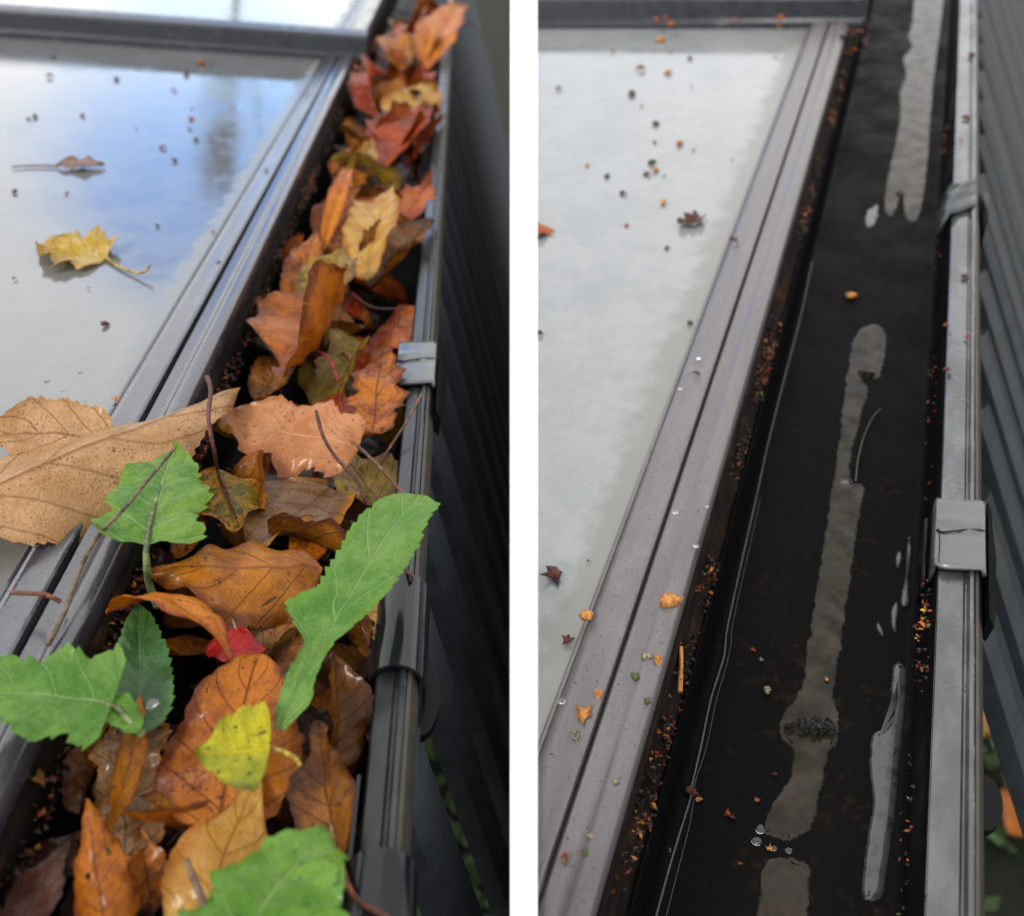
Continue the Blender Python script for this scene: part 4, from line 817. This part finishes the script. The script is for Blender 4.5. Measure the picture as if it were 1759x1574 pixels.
# ------------------------------------------------------------------ small debris
def husk_mesh(seed, kind):
    r = random.Random(seed); bm = bmesh.new()
    if kind == 'scale':    # cupped bud scale
        me = leaf_mesh(1.0, 0.8, 'ovate', teeth=0, fold=0.35, cw=0.9, curl=-0.9, crumple=0.05, quilt=0.03, seed=seed, nu=10, nv=3); bm.free(); return me
    if kind == 'star':     # little star of calyx lobes round a boss
        n = 5; c = bm.verts.new((0, 0, 0.10)); ring = []
        for i in range(n*2):
            a = math.pi*i/n+r.uniform(-0.12, 0.12); rr = (0.60 if i % 2 == 0 else 0.30)*r.uniform(0.55, 1.2)
            ring.append(bm.verts.new((rr*math.cos(a), rr*math.sin(a), r.uniform(0.0, 0.42) if i % 2 == 0 else r.uniform(0.0, 0.12))))
        for i in range(n*2): bm.faces.new((c, ring[i], ring[(i+1) % (n*2)]))
        low = bm.verts.new((0, 0, -0.12))
        for i in range(n*2): bm.faces.new((low, ring[(i+1) % (n*2)], ring[i]))
    if kind == 'nut':      # rounded seed with a dent
        bmesh.ops.create_icosphere(bm, subdivisions=2, radius=0.5)
        for v in bm.verts:
            k = 1+0.55*noise.noise(v.co*2.6+Vector((seed*3.3+1, 0, 0))); v.co = Vector((v.co.x*k*0.8, v.co.y*k*1.15, v.co.z*k*0.6+0.2))
    return from_bm('husk_'+kind, bm)
HM = {k: [husk_mesh(s, k) for s in range(3)] for k in ('scale', 'star', 'nut')}
def husk(bay, name, label, cat, px, py, z, size, kind, mat, group, i=0):
    key = (kind, i % 3, mat.name)
    if key not in HM: me = HM[kind][i % 3].copy(); HM[key] = me
    else: me = HM[key]
    p = bay.at(px, py, z/1000); sz = size*bay.mm(px, py, z/1000)
    o = link(name, me, mat, M=bay.M @ Matrix.Translation(p) @ Matrix.Rotation(i*2.4+px, 4, 'Z') @ Matrix.Rotation(0.25*math.sin(i*3), 4, 'X') @ Matrix.Diagonal((sz, sz, sz, 1)))
    return tag(o, label, cat, group)
# singled-out pieces on the right glazing bar
for i, (px, py, sz, kind, mat, lab) in enumerate([
    (1152, 1036, 34, 'nut', H_tan, 'largest golden husk on the right glazing bar'),
    (1008, 1060, 24, 'nut', H_tan, 'golden husk at the glass edge of the right glazing bar'),
    (1029, 1186, 26, 'scale', H_tan, 'golden triangular husk above the star-shaped one on the bar'),
    (1003, 1229, 36, 'star', H_tan, 'star-shaped orange calyx on the right glazing bar'),
    (990, 1272, 24, 'scale', H_pale, 'pale curled husk just below the star-shaped calyx'),
    (1132, 1144, 22, 'scale', H_tan, 'small golden husk at the gutter edge of the right bar'),
    (1112, 1130, 18, 'nut', H_pale, 'pale bud beside the small golden husk'),
    (1090, 1164, 16, 'nut', H_grn, 'bright green crumb on the right glazing bar'),
    (1112, 1206, 14, 'nut', H_grn, 'olive crumb near the gutter edge of the right bar'),
    (1057, 1346, 14, 'nut', H_pale, 'round pale seed on the right glazing bar'),
    (972, 1464, 22, 'scale', H_pink, 'pink husk low on the right glazing bar'),
    (1005, 1468, 14, 'nut', H_grn, 'dark green seed beside the pink husk'),
    (1013, 1438, 12, 'nut', H_pale, 'grey-green seed above the dark green one'),
    (1202, 645, 16, 'scale', H_grn, 'greenish crumb with a pale rim halfway up the right bar'),
    (1254, 416, 20, 'scale', H_brn, 'red-brown husk at the glass edge far up the right bar'),
    (976, 1100, 22, 'star', H_brn, 'dark clump of moss at the glass edge of the right bar'),
    (952, 986, 44, 'star', H_brn, 'brown winged seed lying on the right glass')]):
    husk(Rb, 'seed_husk', lab, 'husk', px, py, 14.5 if px not in (952, 976) else 8.5, sz, kind, mat, 'husks on the right glazing bar and glass', i)
for i, (px, py, sz, lab) in enumerate([(202, 690, 16, 'golden seed at the glass edge of the left bar just above the tan leaf')]):
    husk(L, 'seed_husk', lab, 'husk', px, py, 14.5 if i else 9, sz, 'nut' if i else 'scale', H_tan if not i else H_brn, 'husks on the left glazing bar', i)
for i, (px, py, s) in enumerate([(80,131,9),(200,136,6),(300,153,10),(320,127,8),(330,186,6),(328,204,6),(325,222,9),(336,240,6),(285,253,10),(300,276,6),(232,221,4),(142,198,5),(50,203,9),(60,200,6),(118,333,8),(180,558,9),(96,98,8),(345,110,9),(366,112,6),(270,388,5),(155,495,4),(25,330,7),(22,480,6),(366,398,4)]):
    husk(L, 'seed_speck', ('brown', 'greenish', 'orange')[i % 3]+(' bud scale', ' round seed')[i % 2]+' on the left glass, '+('highest up' if py < 140 else 'upper part' if py < 215 else 'middle part' if py < 300 else 'lower part'), 'speck', px, py, 7.0, s*1.5, ('scale', 'nut')[i % 2], (H_brn, H_grn, H_or)[i % 3], 'specks on the left glass pane', i)
for i, (px, py, s) in enumerate([(1108,118,12),(1085,162,10),(965,152,8),(1148,125,8),(1103,183,6),(1126,213,8),(1126,243,7),(1168,247,9),(1195,258,5),(1120,280,9),(1116,297,12),(1126,293,8),(1138,301,5),(1043,303,7),(1075,330,11),(1139,349,8),(1077,385,9),(1146,426,6),(933,573,13),(1009,284,5),(1260,275,4),(1185,555,7),(1008,965,4),(1133,70,10),(1056,88,6),(1185,100,6),(1190,150,4)]):
    husk(Rb, 'seed_speck', ('orange', 'greenish', 'brown', 'golden')[i % 4]+(' bud scale', ' round seed')[i % 2]+' on the right glass, '+('highest up' if py < 140 else 'upper part' if py < 250 else 'middle part' if py < 340 else 'lower part'), 'speck', px, py, 7.0, s*1.5, ('scale', 'nut')[i % 2], (H_or, H_grn, H_brn, H_tan)[i % 4], 'specks on the right glass pane', i)
for i, (px, py, s) in enumerate([(1462,510,15),(1290,1116,8),(1308,1134,8),(1188,1362,16),(1196,1378,12),(1250,1398,12),(1318,1188,12),(1336,1332,9),(1322,1458,12),(1300,1376,8),(1152,1466,14),(1258,1404,14),(1420,1168,6),(1268,1485,7)]):
    husk(Rb, 'seed_speck', ('golden', 'orange', 'pale', 'brown')[i % 4]+(' seed', ' scale', ' star husk')[i % 3]+' on the floor of the clean gutter', 'speck', px, py, -57.5, s*1.2, ('nut', 'scale', 'star')[i % 3], (H_tan, H_or, H_pale, H_brn)[i % 4], 'husks on the floor of the clean gutter', i)
for i, (px, py) in enumerate([(1660,203),(1650,242),(1658,476),(1656,580),(1668,95),(1630,560),(1625,636)]):
    husk(Rb, 'seed_speck', ('brown seed', 'orange scale')[i % 2]+' stuck to the rim of the right gutter, '+('near the top' if py < 300 else 'halfway up'), 'speck', px, py, 2.0, 12, ('nut', 'scale')[i % 2], (H_brn, H_or)[i % 2], 'husks on the right rim', i)
for i, (px, py) in enumerate([(1128,36),(1140,34),(1152,43),(1262,36),(1340,32),(1340,49)]):
    husk(Rb, 'seed_speck', 'small orange husk stuck on the right cross bar', 'speck', px, py, 22.0, 13, ('nut', 'scale')[i % 2], H_or, 'husks on the right cross bar', i)
leaf(Rb, 'seed_case', 'dark curled seed case standing in the water strip', 'seed case', (1436, 1254), (1346, 1250), -57.6, -57.6, 34, 'black', 0, shape='crinkle', teeth=0.3, nt=5, fold=0.35, crumple=0.14, wave=0.1, seed=75, nu=40)
twig(Rb, 'curved bright rim of water beside the long brownish strip', [(1470, 826, -57), (1474, 790, -56), (1484, 750, -55), (1500, 716, -55), (1514, 702, -56)], 0.7, 0.35, M_streak, 'water_line')
# bubbles, crumbs of bark
def drops(bay, spots, name, label, group):
    for i, (px, py, z, s) in enumerate(spots):
        bm = bmesh.new(); bmesh.ops.create_uvsphere(bm, u_segments=12, v_segments=8, radius=0.5)
        for v in bm.verts:
            v.co.z = max(v.co.z, -0.06)*0.42; v.co.x *= 1+0.15*math.sin(i); v.co.y *= 1+0.2*math.cos(i*1.7)
        k = s*bay.mm(px, py, z/1000)
        o = link(name, from_bm(name, bm), M_drop, M=bay.M @ Matrix.Translation(bay.at(px, py, z/1000)) @ Matrix.Diagonal((k, k, k, 1)))
        tag(o, label or ('clear drop at the lower end of the water strip' if z < 0 else 'clear drop on the right bar, '+('upper' if py < 700 else 'middle' if py < 1000 else 'lower')+' part'), 'drop', group)
drops(Rb, [(1306,1425,-58,16),(1300,1446,-58,18),(1355,1462,-58,14),(1330,1458,-58,10),(1200,615,15,9),(1168,668,14,7),(1264,420,14,6),(965,1205,14,12),(1160,880,15,9),(1195,938,15,11),(1215,870,15,7),(1046,1346,14,6),(1165,1010,13,5)], 'rain_drop', None, 'drops of the right bay')
drops(L, [(80,655,6,9),(138,640,6,7),(108,672,6,5),(86,705,6,6),(146,690,6,4)], 'rain_drop', 'clear drop of water low on the left glass', 'drops on the left glass')
drops(L, [(262, 1208, 16, 20), (256, 1216, 16, 12), (664, 1300, -22, 10), (530, 1520, 30, 12), (575, 1500, 30, 8)], 'rain_drop', 'clear drop of water on a leaf in the heap', 'drops on leaves')

def litter(bay, label, spots, seed):
    """crumbs of bark, leaf and moss: too many to count"""
    r = random.Random(seed); bm = bmesh.new(); mats = [H_blk, H_brn, H_or, H_tan, H_grn]
    for (x0, x1, y0, y1, z0, z1, n, sz) in spots:
        for i in range(n):
            y = r.uniform(y0, y1)
            dens = noise.noise(Vector((y*11, seed, 0.3)))+0.5*noise.noise(Vector((y*37, seed, 4.3)))
            if dens < r.uniform(-0.3, 0.55): continue
            p = Vector((r.uniform(x0, x1), y, r.uniform(z0, z1))); s = sz*r.uniform(0.35, 1.25)
            q = Matrix.Rotation(r.uniform(0, 6.3), 3, Vector((r.uniform(-1, 1), r.uniform(-1, 1), r.uniform(0.2, 1))).normalized())
            vs_ = [bm.verts.new(p+q @ (Vector(v)*s)) for v in ((-0.5, 0, 0), (-0.1, 0.3, 0.12), (0.55, r.uniform(-0.1, 0.2), 0), (0.1, -0.3, 0.10), (0.05, 0, 0.34))]
            mi = r.choices(range(5), (0.66, 0.22, 0.07, 0.02, 0.03) if dens < 0.25 else (0.34, 0.26, 0.27, 0.08, 0.05))[0]
            for a, b in ((0, 1), (1, 2), (2, 3), (3, 0)):
                f = bm.faces.new((vs_[a], vs_[b], vs_[4])); f.material_index = mi
            f = bm.faces.new((vs_[0], vs_[3], vs_[2], vs_[1])); f.material_index = mi
    o = link('leaf_litter', from_bm('leaf_litter', bm), mats, M=bay.M, smooth=False)
    return tag(o, label, 'litter', kind='stuff')
litter(L, 'crumbs of bark and leaf caught between the left bar and gutter', [(-0.139, -0.133, -0.25, 1.3, -0.024, -0.008, 6000, 0.0042), (-0.128, -0.040, -0.2, 1.6, -0.058, -0.050, 1500, 0.008), (-0.150, -0.110, 1.16, 1.30, -0.010, 0.016, 160, 0.010)], 3)
litter(Rb, 'crumbs of bark and leaf caught between the right bar and gutter', [(-0.146, -0.137, -0.2, 1.2, -0.024, -0.012, 5200, 0.0036), (-0.150, -0.118, 1.03, 1.12, -0.010, 0.018, 150, 0.009), (-0.0255, -0.0215, -0.1, 0.9, -0.050, -0.016, 420, 0.0028), (-0.0255, -0.0205, 0.12, 0.20, -0.024, -0.006, 150, 0.0034)], 5)
# ground plants far below
r = random.Random(4); bm = bmesh.new()
for i in range(5200):
    if i % 2: x, y = r.uniform(-0.6, 0.0), r.uniform(0.5, 2.2)
    else: x, y = r.uniform(0.75, 1.9), r.uniform(0.5, 2.2)
    if noise.noise(Vector((x*4, y*4, 2))) < -0.05: continue
    a = r.uniform(0, 6.28); s = r.uniform(0.02, 0.06); t = Vector((math.cos(a), math.sin(a), r.uniform(0.1, 0.9))).normalized(); w = t.cross(Vector((0, 0, 1))).normalized()*s*0.3; p = Vector((x, y, r.uniform(0.0, 0.05)))
    v = [bm.verts.new(p), bm.verts.new(p+t*s*0.5+w), bm.verts.new(p+t*s), bm.verts.new(p+t*s*0.5-w)]; bm.faces.new(v)
tag(link('ground_plants', from_bm('ground_plants', bm), plain('ground_leaf', (96,128,60), c2=(60,90,40)), smooth=False), 'low green plants on the ground far below the gutters', 'plants', kind='stuff')
gl = leaf_mesh(0.11, 0.08, 'round', teeth=0.05, fold=0.1, curl=-0.4, seed=90, nu=24, nv=4); gl2 = gl.copy()
for i, (x, y, mt, lab) in enumerate([(1.02, 1.02, 'bright', 'blurred yellow-orange leaf on the ground low at the far right'), (1.06, 1.30, 'pale', 'blurred pale leaf on the ground at the far right'), (1.12, 1.75, 'rust', 'blurred rust leaf on the ground behind the slats at the far right'), (-0.13, 1.5, 'pale', 'blurred pale leaf on the ground outside the left gutter')]):
    me = gl.copy(); o = link('ground_leaf', me, LM[mt], M=Matrix.Translation((x, y, 0.06)) @ Matrix.Rotation(i*1.9, 4, 'Z')); tag(o, lab, 'leaf', 'leaves on the ground')

# young bare-topped tree some way off, seen only as a smudge in the left pane
T0 = Vector((-2.75, 11.6, 0)); troot = empty('tree', Matrix.Translation(T0)); tag(troot, 'small thin tree mirrored as a dark smudge high in the left glass', 'tree')
link('trunk', tube('trunk', [(0, 0, 0), (0.05, 0.02, 1.2), (0.0, 0.05, 2.4), (0.08, 0.0, 3.6)], 0.06, 0.012), S_dark, troot)
r = random.Random(9); bm = bmesh.new()
for i in range(800):
    a = r.uniform(0, 6.28); rr = r.uniform(0.05, 0.62)*r.uniform(0.4, 1); z = r.uniform(2.5, 4.0); p = Vector((rr*math.cos(a), rr*math.sin(a), z+0.25*math.sin(a*2)))
    if noise.noise(p*2.6) < 0.02: continue
    q = Matrix.Rotation(r.uniform(0, 6.3), 3, Vector((r.uniform(-1, 1), r.uniform(-1, 1), 0.4)).normalized()); sz = r.uniform(0.04, 0.08)
    bm.faces.new([bm.verts.new(p+q @ Vector(v)*sz) for v in ((0, -1, 0), (0.6, 0, 0.15), (0, 1, 0), (-0.6, 0, 0.15))])
link('crown', from_bm('crown', bm), plain('tree_leaf', (84,92,50), c2=(60,52,34)), troot, smooth=False)
for i in range(7):
    a = i*0.9; link('branch', tube('branch', [(0.02, 0.03, 2.2+0.22*i), (0.25*math.cos(a), 0.25*math.sin(a), 2.6+0.2*i), (0.5*math.cos(a+0.2), 0.5*math.sin(a+0.2), 3.0+0.15*i)], 0.014, 0.004), S_dark, troot)
